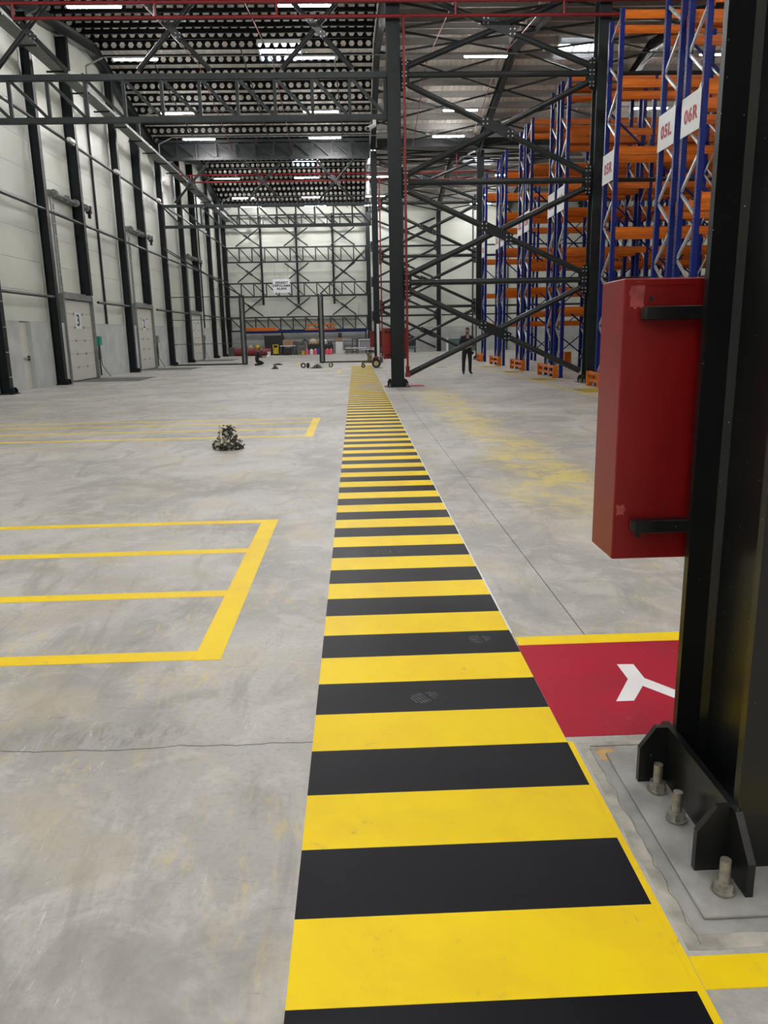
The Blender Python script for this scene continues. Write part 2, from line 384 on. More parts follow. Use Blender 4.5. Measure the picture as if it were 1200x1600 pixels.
# openings in the outer cover above the rooflights
cov = MB(); hs = [h for v in ROOFL.values() for h in v]
ys = sorted(set(VALL+RIDGE+[h[0] for h in hs]+[h[1] for h in hs])); xcs = sorted(set([XL-.3, XR+.3]+[h[2] for h in hs]+[h[3] for h in hs]))
for ya, yb in zip(ys[:-1], ys[1:]):
    for xa, xb in zip(xcs[:-1], xcs[1:]):
        cy, cx = (ya+yb)/2, (xa+xb)/2
        if any(h[0] < cy < h[1] and h[2] < cx < h[3] for h in hs): continue
        za, zb = zpc(ya)+.27, zpc(yb)+.27
        cov.add([(xa, ya, za), (xb, ya, za), (xb, yb, zb), (xa, yb, zb), (xa, ya, za+.1), (xb, ya, za+.1), (xb, yb, zb+.1), (xa, yb, zb+.1)], [(0, 3, 2, 1), (4, 5, 6, 7), (0, 1, 5, 4), (1, 2, 6, 5), (2, 3, 7, 6), (3, 0, 4, 7)])
ce.data = cov.mesh('ceiling', 'wall_core')

def cell_purlin(L, pitch=.362, h=.37, r=.128, t=.012):
    mb = MB(); n = int(L/pitch); p = L/n; r3 = r*.866
    for s in (-t/2, t/2):
        for i in range(n):
            a, b, c = i*p, (i+1)*p, (i+.5)*p
            mb.add([(a, s, -h/2), (b, s, -h/2), (b, s, h/2), (a, s, h/2), (c-r, s, 0), (c-r/2, s, -r3), (c+r/2, s, -r3), (c+r, s, 0), (c+r/2, s, r3), (c-r/2, s, r3)],
                   [(0, 1, 6, 5), (3, 9, 8, 2), (0, 5, 4, 9, 3), (1, 2, 8, 7, 6)])
    for i in range(n):
        c = (i+.5)*p; hx = [(c-r, 0), (c-r/2, -r3), (c+r/2, -r3), (c+r, 0), (c+r/2, r3), (c-r/2, r3)]
        mb.add([(x, -t/2, z) for x, z in hx]+[(x, t/2, z) for x, z in hx], [(j, (j+1) % 6, (j+1) % 6+6, j+6) for j in range(6)])
    mb.box(0, L, -.04, .04, -h/2-.012, -h/2); mb.box(0, L, -.04, .04, h/2, h/2+.012)
    me = bpy.data.meshes.new('purlin'); me.from_pydata(mb.v, [], mb.f); me.materials.append(MATS['purlin_black']); return me
PUR = cell_purlin(1.10-(-10.95))
def z_purlin(L):
    return MB().prism([(-.07, -.13), (-.07, -.15), (.01, -.15), (.01, .13), (.07, .13), (.07, .15), (-.01, .15), (-.01, -.13)], 'x', 0, L).mesh('purlin', 'purlin_grey')
ZP1, ZP2 = z_purlin(5.65), z_purlin(15.2)
py = []
for k in range(4):
    y = RIDGE[k]+.55
    while y < VALL[k+1]-.2: py.append(y); y += 1.13
    y = RIDGE[k]-.55
    while y > VALL[k]+.2: py.append(y); y -= 1.13
for y in py:
    if y < 20: 
        if y < 3: continue
    z = zpc(y)
    place('purlin', PUR, (-10.95, y, z+.005), ce)
    place('purlin', ZP1, (1.40, y, z+.05), ce); place('purlin', ZP2, (7.36, y, z+.05), ce)
def ibar(mb, p, q, w, h, t=.02):
    p, q, a, b = mb.frame(p, q)
    mb.bar(p+b*(h/2-t/2), q+b*(h/2-t/2), w, t); mb.bar(p-b*(h/2-t/2), q-b*(h/2-t/2), w, t); mb.bar(p, q, t, h-t)
for x in (-10.75, 1.27, 7.2, 13.2, 19.2):
    for k in (1, 2, 3):
        mb = MB(); a, r, b = VALL[k], RIDGE[k], VALL[k+1]
        for p, q in (((x, a, ZE-.45), (x, r, ZR-.45)), ((x, r, ZR-.45), (x, b, ZE-.45))):
            ibar(mb, p, q, .26, .44)
        mb.prism([(r-1.2, zpc(r-1.2)-.66), (r+1.2, zpc(r+1.2)-.66), (r, ZR-.95)], 'x', x-.012, x+.012)
        mb.prism([(a+.1, ZE-.66), (a+1.8, zpc(a+1.8)-.66), (a+.1, ZE-1.25)], 'x', x-.012, x+.012)
        mb.prism([(b-.1, ZE-.66), (b-1.8, zpc(b-1.8)-.66), (b-.1, ZE-1.25)], 'x', x-.012, x+.012)
        mb.build('rafter', 'brace_grey', ce)
for Y in (24.0, 46.0):
    MB().box(-10.9, 1.05, Y+.28, Y+.31, 11.28, 12.10).box(-10.9, 1.05, Y+.28, Y+.58, 11.25, 11.28).box(-10.9, 1.05, Y+.55, Y+.58, 11.28, 12.10).build('valley_gutter', 'brace_grey', ce)
    MB().box(1.5, 20, Y+.28, Y+.31, 11.75, 12.15).box(1.5, 20, Y+.28, Y+.58, 11.72, 11.75).box(1.5, 20, Y+.55, Y+.58, 11.75, 12.10).build('valley_gutter', 'brace_grey', ce)
# diagonal ties in the roof plane between the rafters
for k in (2, 3):
    nodes = [VALL[k]+.3, VALL[k]+4.2, VALL[k]+8.2, RIDGE[k], RIDGE[k]+3.2, RIDGE[k]+6.3, VALL[k+1]-.2]
    for ya, yb in zip(nodes[:-1], nodes[1:]):
        za, zb = zpc(ya)-.62, zpc(yb)-.62
        for xa, xb in ((1.4, 7.1), (7.3, 13.1)):
            MB().tube((xa, ya, za), (xb, yb, zb), .045, 8).build('roof_tie', 'brace_grey', ce)
            MB().tube((xb, ya, za-.09), (xa, yb, zb-.09), .045, 8).build('roof_tie', 'brace_grey', ce)
    for xa in (-8.6, -4.6, -.6):   # slender dark hangers running down the roof slope over the left bay
        MB().tube((xa, RIDGE[k]+.4, ZR-.35), (xa+.25, VALL[k+1]-.4, ZE-.32), .03, 6).build('roof_tie', 'brace_grey', ce)

# ================================================================= FLOOR PAINT
def paint_rect(parent, name, m, x0, x1, y0, y1, z=.0015):
    return MB().box(x0, x1, y0, y1, .0002, z).build(name, m, parent)
wk = thing('hazard_walkway', 'long walkway of yellow and black painted stripes along the concrete floor', 'floor marking', (.3, 1.26, 0))
SX0, SX1 = -.215, .800
y = 1.557-.298*2; k = 0; STR = {}
while y < 40.4:
    nm, mm = ('black_stripe', 'black_paint') if k % 2 else ('yellow_stripe', 'yellow_paint')
    b = MB().box(SX0, SX1, 0, .298, .0002, .0016)
    if nm not in STR: STR[nm] = b.mesh(nm, mm, (.3, 0, 0))
    place(nm, STR[nm], (0, y-1.26, 0), wk)
    y += .298; k += 1
MB().box(SX1+.0005, SX1+.022, .95, 2.755, .0002, .0014).build('edge_line', 'yellow_paint', wk)
MB().box(SX1+.0005, SX1+.010, 3.9, 24, .0002, .0014).build('edge_line', 'white_paint', wk)
# footprints in the dust on the black stripes
def shoe(cx, cy, a, L=.27):
    mb = MB(); ca, sa = math.cos(a), math.sin(a)
    for i in range(9):
        t = (i-4)/4.5; w = (.045+.012*math.cos(t*2.4+.6))*(1 if abs(t) < .8 else .7)
        if i == 5: continue
        for j in (-1, 0, 1):
            u0, v0 = t*L/2, j*w*.62; du, dv = L/30, w*.26
            mb.add([(cx+(u0+p*du)*ca-(v0+r*dv)*sa, cy+(u0+p*du)*sa+(v0+r*dv)*ca, .0019) for p, r in ((-1, -1), (1, -1), (1, 1), (-1, 1))], [(0, 1, 2, 3)])
    mb.build('dust_footprint', 'dust', wk)
shoe(.27, 3.18, .5, .13); shoe(.22, 5.56, .15, .26); shoe(.62, 3.83, .2, .12)
def bay_marks(label, ys, xl, bary0, bary1):
    t = thing('storage_bay_marking', label, 'floor marking', (-.8, (bary0+bary1)/2, 0), 'yellow storage bay outlines')
    for yy, w in ys: paint_rect(t, 'line', 'yellow_paint', xl, -.871, yy-w/2, yy+w/2)
    paint_rect(t, 'line', 'yellow_paint', -.87, -.73, bary0, bary1, .0019)
bay_marks('broad yellow floor lines closest to the cracked slab, without the tape heap', [(3.735, .115), (4.715, .115), (5.715, .115), (6.66, .11)], -9.6, 3.67, 6.71)
bay_marks('yellow floor lines crossing behind the heap of crumpled tape', [(12.55, .115), (13.55, .115), (14.50, .115), (15.25, .10)], -9.6, 12.43, 15.30)
t = thing('fire_point_marking', 'red painted floor panel with white letter and yellow border under the fire cabinet', 'floor marking', (1.2, 3.2, 0))
paint_rect(t, 'red_field', 'red_paint', .802, 2.35, 2.79, 3.725)
paint_rect(t, 'border_line', 'yellow_paint', .812, 2.35, 3.728, 3.84)
L = MB()   # white letter Y, read from the right-hand side
PTS = [(1.235, 3.455), (1.315, 3.45), (1.312, 3.295), (1.53, 2.99), (1.49, 2.925), (1.275, 3.215), (1.185, 3.075), (1.105, 3.075), (1.232, 3.29)]
L.add([(a, b, .0021) for a, b in PTS], [(0, 1, 2, 8), (2, 3, 4, 5), (2, 5, 6, 8), (6, 7, 8)])
L.build('letter', 'white_paint', t)
t = thing('fire_point_marking', 'small worn red floor patch around the foot of the braced column', 'floor marking', (1.3, 24, 0))
paint_rect(t, 'red_field', 'red_paint', .86, 2.1, 23.72, 24.5)
t = tag(MB().box(.824, 2.35, 1.56, 1.665, .0002, .0016).build('aisle_line', 'yellow_paint'), 'yellow floor line branching off the walkway below the column base', 'floor marking')
t = thing('crossing_marking', 'dashed yellow and black line crossing the floor under the wheeled machine', 'floor marking', (2, 38, 0))
for i in range(15): paint_rect(t, 'dash', 'yellow_paint' if i % 2 == 0 else 'black_paint', -1.7+i*.5, -1.2+i*.5, 37.9-.10*i, 38.15-.10*i, .0024) if not (3 <= i <= 4) else None
t = tag(MB().box(5.78, 5.88, 14, 45, .0002, .0016).build('aisle_line', 'faint_yellow_paint'), 'thin yellow line on the floor running past the rack ends', 'floor marking')
for i, (Y0, nm) in enumerate(((19.95, '05R'), (25.2, '04R'), (30.3, '03R'), (35.6, '02R'))):
    t = thing('aisle_crossing', 'small striped crossing on the floor in front of rack sign '+nm, 'floor marking', (6.4, Y0, 0), 'striped crossings at the rack ends')
    for j in range(7): paint_rect(t, 'stripe', 'faint_yellow_paint' if j % 2 == 0 else 'black_paint', 5.95, 6.68, Y0+j*.22, Y0+j*.22+.22, .0022)
t = tag(MB().box(-.80, -.68, 33.9, 35.6, .0002, .0016).build('paint_dash', 'yellow_paint'), 'short yellow dash left of the far walkway', 'floor marking')
t = thing('corner_marking', 'yellow corner line on the floor inside the gate opening', 'floor marking', (-3, 46, 0))
paint_rect(t, 'line', 'yellow_paint', -3.45, -3.32, 43.6, 47.5); paint_rect(t, 'line', 'yellow_paint', -3.31, -.8, 47.35, 47.5)

# ================================================================= COLUMNS
def oct_plate(mb, axis, a0, a1, z0, z1, t0, t1, c):
    prof = [(a0, z0), (a1, z0), (a1, z1-c), (a1-c, z1), (a0+c, z1), (a0, z1-c)]
    mb.prism(prof, axis, t0, t1)
def hcol_profile(w, d, tf=.030, tw=.018, f=.02):
    a, b = w/2, d/2; i = b-tf
    tw = w-.2
    return [(-a, -b), (a, -b), (a, -i), (tw/2+f, -i), (tw/2, -i+f), (tw/2, i-f), (tw/2+f, i), (a, i), (a, b), (-a, b), (-a, i), (-tw/2-f, i), (-tw/2, i-f), (-tw/2, -i+f), (-tw/2-f, -i), (-a, -i)]
BOLT = MB().tube((0, 0, 0), (0, 0, .105), .0155, 14).mesh('anchor_bolt', 'bolt_zinc', smooth=True)
NUT = MB().lathe([(.030, 0), (.034, .004), (.034, .010), (.028, .010)], 20).tube((0, 0, .010), (0, 0, .036), .029, 6).mesh('nut', 'bolt_zinc')
def steel_column(label, x, y, z1, w, d, m, base=True, group=None, simple=False):
    c = thing('steel_column', label, 'column', (x, y, 0), group)
    MB().prism([(x+a, y+b) for a, b in hcol_profile(w, d)], 'z', .012, z1).build('shaft', m, c)
    if base:
        MB().bbox(x-w/2-.17, x+w/2+.17, y-.43, y+.43, .0024, .014, .003).build('base_plate', 'grout' if not simple else m, c)
        for s in (-1, 1):
            mb = MB(); X0 = x+s*(w/2+.001)
            prof = [(y-.365, .014), (y+.365, .014), (y+.365, .12), (y+.27, .225), (y-.27, .225), (y-.365, .12)]
            mb.prism(prof, 'x', min(X0, X0+s*.022), max(X0, X0+s*.022)); mb.build('stiffener_plate', m, c)
            for yy in (-.235, .235):
                xa, xb = X0+s*.0225, X0+s*.118; lo, hi = min(xa, xb), max(xa, xb)
                pr = [(lo, .014), (hi, .014), (hi, .145 if s > 0 else .225), (hi-(.055 if s > 0 else 0), .225), (lo+(.055 if s < 0 else 0), .225), (lo, .145 if s < 0 else .225)]
                MB().prism(pr, 'y', y+yy-.011, y+yy+.011).build('rib', m, c)
            for i in (0, 2, 3):
                b = place('anchor_bolt', BOLT, (s*(w/2+.072), (i-2)*.167, .012), c); place('nut', NUT, (0, 0, .001), b)
    return c
near = steel_column('large near-black steel column with bolted foot beside the big red fire cabinet', 1.28, 2.215, 12.6, .38, .48, 'column_black')
# grouted pocket around the foot of the near column
pk = thing('grout_pocket', 'rough grouted concrete patch around the near column foot', 'floor patch', (1.3, 2.2, 0))
random.seed(3)
def ragged(x0, x1, y0, y1, j, n=14):
    P = []
    for i in range(n): P.append((x0+random.uniform(-j, j), y0+(y1-y0)*i/n))
    for i in range(n): P.append((x0+(x1-x0)*i/n, y1+random.uniform(-j, j)))
    for i in range(n): P.append((x1+random.uniform(-j, j), y1-(y1-y0)*i/n))
    for i in range(n): P.append((x1-(x1-x0)*i/n, y0+random.uniform(-j, j)))
    return P
MB().prism(ragged(.835, 1.95, 1.685, 2.745, .004), 'z', .0002, .0009).build('patch_border', 'grout_rough', pk)
MB().prism(ragged(.875, 1.88, 1.735, 2.700, .005), 'z', .0009, .0016).build('grout_bed', 'grout', pk)
cr = MB(); yy = 1.70; px = .874
while yy < 2.70:
    nx = .876+random.uniform(-.009, .009); cr.add([(px-.0010, yy, .0019), (px+.0010, yy, .0019), (nx+.0010, yy+.04, .0019), (nx-.0010, yy+.04, .0019)], [(0, 1, 2, 3)]); px = nx; yy += .04
cr.box(.88, 1.1, 2.708, 2.714, .0010, .0020); cr.build('crack', 'machine_grey', pk)
MB().prism(ragged(.895, .965, 2.60, 2.695, .010, 6), 'z', .0016, .0020).build('rust_patch', 'rust_stain', pk)
MB().prism(ragged(.945, .995, 2.44, 2.58, .012, 6), 'z', .0016, .0022).build('tar_patch', 'tape_dark', pk)

steel_column('dark column beside the walkway, foot of the broad braced bay', 1.275, 24.0, 11.4, .38, .46, 'column_dark', simple=True)
steel_column('dark column by the rack ends carrying the far side of the broad braced bay', 7.22, 24.0, 11.4, .34, .46, 'column_dark', simple=True)
for x, lab in ((1.275, 'dark column with pale lower sleeve between wheeled machine and second fire cabinet'), (7.25, 'dark column with pale lower sleeve next to the standing man and racks')):
    c = steel_column(lab, x, 46.0, 11.4, .34, .46, 'column_dark', simple=True)
    MB().bbox(x-.03 if x < 2 else x-.18, x+.12 if x < 2 else x+.18, 45.735, 45.765, .02, 2.15, .004).build('pale_sleeve', 'white_plastic' if x < 2 else 'dado_concrete', c)
steel_column('dark column on the back wall where the trusses end', 1.275, 67.8, 11.4, .34, .40, 'column_dark', base=False)
steel_column('dark column on the back wall behind the standing man', 7.2, 67.8, 11.4, .34, .40, 'column_dark', base=False)
for x in (4.25, 10.2, 13.2): tag(MB().bbox(x-.05, x+.05, YB-.24, YB-.082, 0, 12, .006).build('wall_post', 'brace_grey'), 'slim dark post standing against the back wall right of the trusses', 'post', 'slim back wall posts')

WALLC = [(24.2, 0, 'tall dark wall column left of the personnel door with a black foot'), (28.8, 0, 'tall dark wall column between personnel door and dock door 3'), (32.6, 3.32, 'dark wall column standing above dock door 3'),
         (38.15, 0, 'tall dark wall column at the near jamb of dock door 2'), (42.0, 3.32, 'dark wall column standing above dock door 2'), (46.4, 0, 'tall dark wall column carrying the hinged end of a bar gate'),
         (51.4, 0, 'tall dark wall column at the near jamb of the farthest dock door'), (55.6, 3.32, 'dark wall column standing above the farthest dock door'), (60.8, 0, 'tall dark wall column past the farthest dock door'),
         (64.9, 0, 'tall dark wall column second from the back corner'), (68.0, 0, 'tall dark wall column in the back corner')]
WX = XL+.092
for y, z0, lab in WALLC:
    c = thing('wall_column', lab, 'column', (WX+.15, y+.12, z0))
    xx0, xx1 = (WX, WX+.31) if z0 == 0 else (XL+.001, WX+.31)
    zt = zpc(y+.12)-.70; mb = MB(); mb.box(xx0, xx0+.02, y, y+.25, z0, zt); mb.box(xx1-.02, xx1, y, y+.25, z0, zt); mb.box(xx0+.02, xx1-.02, y+.116, y+.134, z0, zt)
    mb.build('shaft', 'column_dark', c)
    if z0 == 0:
        MB().bbox(WX, WX+.45, y-.12, y+.37, .001, .03, .004).build('base_plate', 'column_dark', c)
        f = MB()
        for s in (-.02, .25): f.prism([(WX+.3105, .03), (WX+.43, .03), (WX+.43, .12), (WX+.38, .2), (WX+.3105, .2)], 'y', y+s, y+s+.02)
        f.build('rib', 'column_dark', c)
    if y in (24.2, 46.4):   # cable clips up the flange
        for i in range(8): MB().box(WX+.3105, WX+.335, y+.03, y+.2, .5+i*.75, .53+i*.75).build('cable_clip', 'galvanised', c)
for y, wh in ((35.45, 'between dock doors three and two'), (58.2, 'next to the farthest dock door'), (62.9, 'near the back corner')): tag(MB().bbox(XL+.001, XL+.09, y-.05, y+.05, 2.24, 12.3, .006).build('cladding_post', 'brace_grey'), 'thin dark cladding post on the left wall '+wh, 'post', 'thin posts on the left wall')
# round girts along the left wall
segs = [(24.46, 28.79), (29.06, 38.14), (38.41, 46.39), (46.66, 51.39), (51.66, 60.79), (61.06, 64.89), (65.16, 67.99)]
for z, lab in ((3.09, 'low'), (6.03, 'middle'), (8.90, 'upper')):
    t = thing('wall_girt', {'low': 'dark round rail along the left wall just above the dock doors', 'middle': 'dark round rail along the left wall through the door track tops', 'upper': 'dark round rail along the left wall level with the first truss top'}[lab], 'rail', (WX+.2, 24.4, z))
    if z < 4: ss = [(24.46, 28.79), (33.6, 38.14), (43.4, 46.39), (46.66, 51.39), (57.0, 60.79), (61.06, 64.89), (65.16, 67.99)]
    else: ss = segs
    for a, b in ss: MB().tube((WX+.24, a, z), (WX+.24, b, z), .055, 10).build('rail', 'brace_grey', t)
for i, y in enumerate((31.9, 37.6, 45.2, 58.5)):  # plain white boxes clamped to the rail, no lamp in them
    t = thing('wall_fitting', 'small white fitting clamped on the upper wall rail', 'light fitting', (WX+.32, y, 8.9), 'white fittings on the upper wall rail')
    MB().bbox(WX+.30, WX+.46, y-.24, y+.24, 8.86, 9.0, .02).build('body', 'white_plastic', t); MB().box(WX+.20, WX+.30, y-.03, y+.03, 8.96, 9.0).build('clamp', 'galvanised', t)

# ================================================================= DOORS
pd = struct(MB().box(XL-.119, XL-.07, PD[0], PD[1], 0.005, 2.2).build('door_1', 'door_white'))
MB().box(XL-.0695, XL-.02, PD[0]+.10, PD[1]-.1, 1.0, 1.05).build('push_bar', 'galvanised', pd); MB().bbox(XL-.0695, XL-.01, PD[1]-.17, PD[1]-.08, .94, 1.1, .008).build('door_lock', 'black_plastic', pd)
MB().box(XL-.1, XL+.085, PD[0]+.001, PD[0]+.02, .005, 2.2).build('door_frame', 'dado_concrete', pd)
for i, (a, b, num) in enumerate(DOCK):
    r = struct(MB().box(XL-.119, XL-.02, a-.11, b+.11, 0.001, 3.24).build('door_%d' % (i+2), 'galv_dull'))
    n = 6; H = 3.06/n
    for k in range(n):
        mb = MB(); mb.bbox(XL-.0195, XL+.045, a+.002, b-.002, .03+k*H+.003, .03+(k+1)*H-.003, .008)
        for j in range(4): mb.box(XL+.0455, XL+.050, a+.03, b-.03, .03+k*H+.08+j*.11, .03+k*H+.10+j*.11)
        dp = mb.build('door_panel', 'door_white', r)
        if k < n-1:
            for s in (.34, .66): MB().bbox(XL+.0505, XL+.075, a+(b-a)*s-.04, a+(b-a)*s+.04, .03+(k+1)*H-.05, .03+(k+1)*H+.04, .006).build('hinge', 'galvanised', dp)
    MB().box(XL-.0195, XL+.06, a, b, .002, .03).build('bottom_seal', 'black_plastic', r)
    MB().bbox(XL+.001, XL+.16, a+.05, b-.05, 3.115, 3.36, .01).build('header', 'galv_dull', r)
    pl = MB().box(XL+.0505, XL+.056, (a+b)/2-.36, (a+b)/2+.28, 2.02, 2.62).build('number_plate', 'sign_white', r)
    me = text_mesh(num, .62, 'ink_black', 'number', .012, 1.25)
    off = WLOC[pl.name]; o = place('number', me, (XL+.058, (a+b)/2-.04, 2.32), pl, (math.pi/2, 0, math.pi/2))
    for s, y in ((-1, a-.06), (1, b+.06)):   # lift tracks that run on up the wall
        tr = MB(); tr.box(XL+.001, XL+.16, y-.05, y+.05, 0, 3.3); tr.build('door_track', 'galv_dull', r)
        tr = MB(); tr.bar((XL+.10, y-.10, 3.3), (XL+.10, y-.10, 6.75), .05, .05).bar((XL+.10, y+.10, 3.3), (XL+.10, y+.10, 6.45), .05, .05)
        for j in range(7): tr.box(XL+.08, XL+.12, y-.1, y+.1, 3.5+j*.45, 3.54+j*.45)
        tr.build('lift_rail', 'galvanised', r)
    sh = MB().tube((XL+.24, a-.25, 6.78), (XL+.24, b+.35, 6.78), .05, 10); 
    for yy in (a-.12, (a+b)/2-.4, (a+b)/2+.5, b+.12): sh.tube((XL+.24, yy-.07, 6.78), (XL+.24, yy+.07, 6.78), .14, 14)
    sh.bbox(XL+.001, XL+.14, a-.25, b+.3, 6.70, 6.90, .01); sh.build('spring_shaft', 'galv_dull', r)
    MB().bbox(XL+.14, XL+.36, b+.36, b+.54, 6.6, 6.9, .02).bbox(XL+.2, XL+.32, b+.40, b+.50, 6.42, 6.6, .02).build('door_motor', 'black_plastic', r)
    cb = thing('door_control_box', 'wall control box with cables beside the dock door '+NUMW[num], 'control box', (WX, b+.35, 1.4))
    MB().bbox(WX+.002, WX+.14, b+.26, b+.55, 1.35, 1.72, .012).build('box', 'galv_dull' if num != '3' else 'painted_green_glow', cb)
    cbl = MB().path([(WX+.06, b+.40, 1.35), (WX+.1, b+.36, .9), (WX+.07, b+.5, .5), (WX+.3, b+.75, .02)], .014, 6).path([(WX+.06, b+.32, 1.35), (WX+.06, b+.28, .6), (WX+.06, b+.3, .1)], .03, 8); cbl.build('cable', 'black_plastic', cb)
    MB().bbox(WX+.002, WX+.1, b+.28, b+.42, .75, 1.15, .01).build('switch_box', 'machine_grey', cb)
# dark ramps in front of the dock doors
for a, b, num in DOCK: tag(MB().prism([(XL+.10, a+.1), (XL+2.6, a+.1), (XL+2.6, b-.1), (XL+.10, b-.1)], 'z', .0005, .006).build('dock_leveller', 'machine_grey'), 'flat dark steel dock plate on the floor before the dock door '+NUMW[num], 'dock plate')

# ================================================================= TRUSSES AND BRACING
def truss(label, Y, x0, x1, z0, z1, n=11, ch=.15, group=None, m='truss_grey'):
    t = thing('lattice_truss', label, 'truss', ((x0+x1)/2, Y, z0), group)
    for z in (z0, z1): MB().bar((x0, Y, z), (x1, Y, z), ch, ch).build('chord', m, t)
    st = (x1-x0)/n
    for i in range(n+1):
        xx = x0+i*st
        MB().bar((min(max(xx, x0+.05), x1-.05), Y, z0+ch/2), (min(max(xx, x0+.05), x1-.05), Y, z1-ch/2), .09, .09).build('post', m, t)
        if i < n: MB().bar((xx+.08, Y, z1-ch/2-.02), (xx+st-.08, Y, z0+ch/2+.02), .085, .085).build('diagonal', m, t)
    return t
def bolts(mb, x, Y, z, r=.018, d=.055, face=-1):
    for a, b in ((-d, -d), (d, -d), (d, d), (-d, d)): mb.tube((x+a, Y, z+b), (x+a, Y+face*.03, z+b), r, 6)
def xbrace(label, Y, xc, hw, z0, z1, r=.075, group=None, m='brace_grey', cat='bracing'):
    t = thing('cross_brace', label, cat, (xc, Y, z0), group); zc = (z0+z1)/2
    MB().tube((xc-hw, Y, z0), (xc+hw, Y, z1), r, 10).build('diagonal', m, t)
    for s, (xa, za) in ((1, (xc-hw, z1)), (-1, (xc+hw, z0))):
        d = Vector((xc-xa, 0, zc-za)); d *= (1-.16/d.length*1.6); MB().tube((xa, Y, za), (xa+d.x, Y, za+d.z), r, 10).build('diagonal', m, t)
    g = MB(); dv = Vector((hw, 0, -(z1-z0)/2)).normalized(); nv = Vector((dv.z, 0, -dv.x))
    P = [Vector((xc, 0, zc))+dv*a+nv*b for a, b in ((-.34, -.09), (.34, -.09), (.34, .09), (-.34, .09))]
    g.prism([(p.x, p.z) for p in P], 'y', Y-.10, Y-.085); g.build('gusset', m, t)
    b = MB()
    for s in (-.27, .27): p = Vector((xc, 0, zc))+dv*s; bolts(b, p.x, Y-.10, p.z)
    b.build('bolts', 'galvanised', t)['kind'] = 'stuff'
    return t
LV = [.30, 3.07, 5.87, 8.72, 11.1]
FN = {24: 'broad braced bay by the first fire cabinet post', 46: 'second braced bay behind the standing man', 67.7: 'bracing against the back wall'}
for Y in (24.0, 46.0, 67.8):
    x0, x1 = 1.47, 7.04
    nm = {24.0: 'nearest braced bay beside the walkway', 46.0: 'middle braced bay behind the standing man', 67.8: 'farthest braced bay against the back wall'}[Y]
    t = thing('braced_bay', 'dark tubular cross bracing between two columns, '+nm, 'bracing', (4.2, Y, 0))
    r = .085
    for i in range(4):
        z0, z1 = LV[i], LV[i+1]; zc = (z0+z1)/2; a, b = x0+.12, x1-.12
        lo, hi = z0+.2, z1-.2
        if i == 0: lo = .36
        MB().tube((a, Y, lo), (b, Y, hi), r, 12).build('diagonal', 'brace_grey', t)
        zc = (lo+hi)/2; xc = (a+b)/2
        for (xa, za) in ((a, hi), (b, lo)):
            d = Vector((xc-xa, 0, zc-za)); d *= (1-.28/d.length); MB().tube((xa, Y, za), (xa+d.x, Y, za+d.z), r, 12).build('diagonal', 'brace_grey', t)
        dv = Vector((b-a, 0, lo-hi)).normalized(); nv = Vector((-dv.z, 0, dv.x)); g = MB(); C = Vector((xc, 0, zc))
        g.prism([((C+dv*p+nv*q).x, (C+dv*p+nv*q).z) for p, q in ((-.50, -.14), (.50, -.14), (.50, .14), (-.50, .14))], 'y', Y-.115, Y-.09); gg = g.build('gusset', 'column_dark', t)
        bb = MB()
        for s in (-.40, .40): p = C+dv*s; bolts(bb, p.x, Y-.115, p.z, .022, .06)
        bb.build('bolts', 'galvanised', gg)['kind'] = 'stuff'
    for z in LV[1:4]:
        MB().tube((x0+.12, Y, z), (x1-.12, Y, z), r, 12).build('strut', 'brace_grey', t)
        for xx, s in ((x0+.002, 1), (x1-.002, -1)):
            g = MB(); g.prism([(xx, z-.42), (xx+s*.12, z-.42), (xx+s*.26, z-.22), (xx+s*.26, z+.22), (xx+s*.12, z+.42), (xx, z+.42)], 'y', Y-.012, Y+.012)
            g.prism([(xx+s*.03, z-.40), (xx+s*.20, z-.26), (xx+s*.20, z+.26), (xx+s*.03, z+.40)], 'y', Y-.10, Y-.085); gg = g.build('gusset', 'column_dark', t)
            bb = MB()
            for dz in (-.30, 0, .30): bolts(bb, xx+s*.11, Y-.10, z+dz, .022, .05)
            bb.build('bolts', 'galvanised', gg)['kind'] = 'stuff'
    # rail that carries on past the rack-side column
    for z in LV[1:4]: MB().tube((7.42, Y, z), (20, Y, z), .06, 8).build('strut', 'brace_grey', t)
for Y, w in ((24.0, 'nearest to the racks and walkway'), (46.0, 'above the bar gates')):
    truss('grey lattice truss spanning from left wall to column, '+w, Y, -10.55, 1.08, 7.63, 8.73)
    truss('dark high lattice truss just under the roof valley, '+w, Y, -10.55, 1.08, 11.15, 12.05, m='brace_grey', ch=.14)
    for xc, wh in ((-8.83, 'beside the left wall'), (-4.87, 'at midspan'), (-.87, 'beside the column')): xbrace('crossed tubes %s over the truss %s' % (wh, w), Y, xc, 1.0, 8.90, 10.98, .07, 'crossed tubes over the truss '+w)
YT = 67.75
truss('top lattice truss in front of the white back wall', YT, -10.55, 1.107, 10.40, 11.30, ch=.13, m='brace_grey')
for z0, z1, w in ((7.61, 8.76, 'upper lattice truss in front of the white back wall'), (4.82, 5.90, 'middle lattice truss in front of the white back wall, behind the hanging sign'), (2.02, 3.12, 'lowest lattice truss on the back wall above the stored clutter')):
    truss(w, YT, -10.55, 1.107, z0, z1, ch=.12, m='brace_grey')
for (z0, z1), w in (((8.868, 10.288), 'below the top back wall truss'), ((6.008, 7.502), 'between upper and middle back wall trusses'), ((3.228, 4.712), 'between middle and lowest back wall trusses')):
    for xc, wh in ((-8.75, 'beside the left corner'), (-4.75, 'at midspan'), (-.85, 'beside the right column')): xbrace('crossed tubes %s %s' % (wh, w), YT, xc, 1.0, z0, z1, .055, 'crossed tubes '+w)
for x in (-7.75, -4.75, -1.7): tag(MB().bbox(x-.08, x+.08, YB-.30, YB-.082, 3.0, 11.5, .008).build('wall_post', 'column_dark'), 'dark wind post on the back wall ending above the white band', 'post', 'dark wind posts')
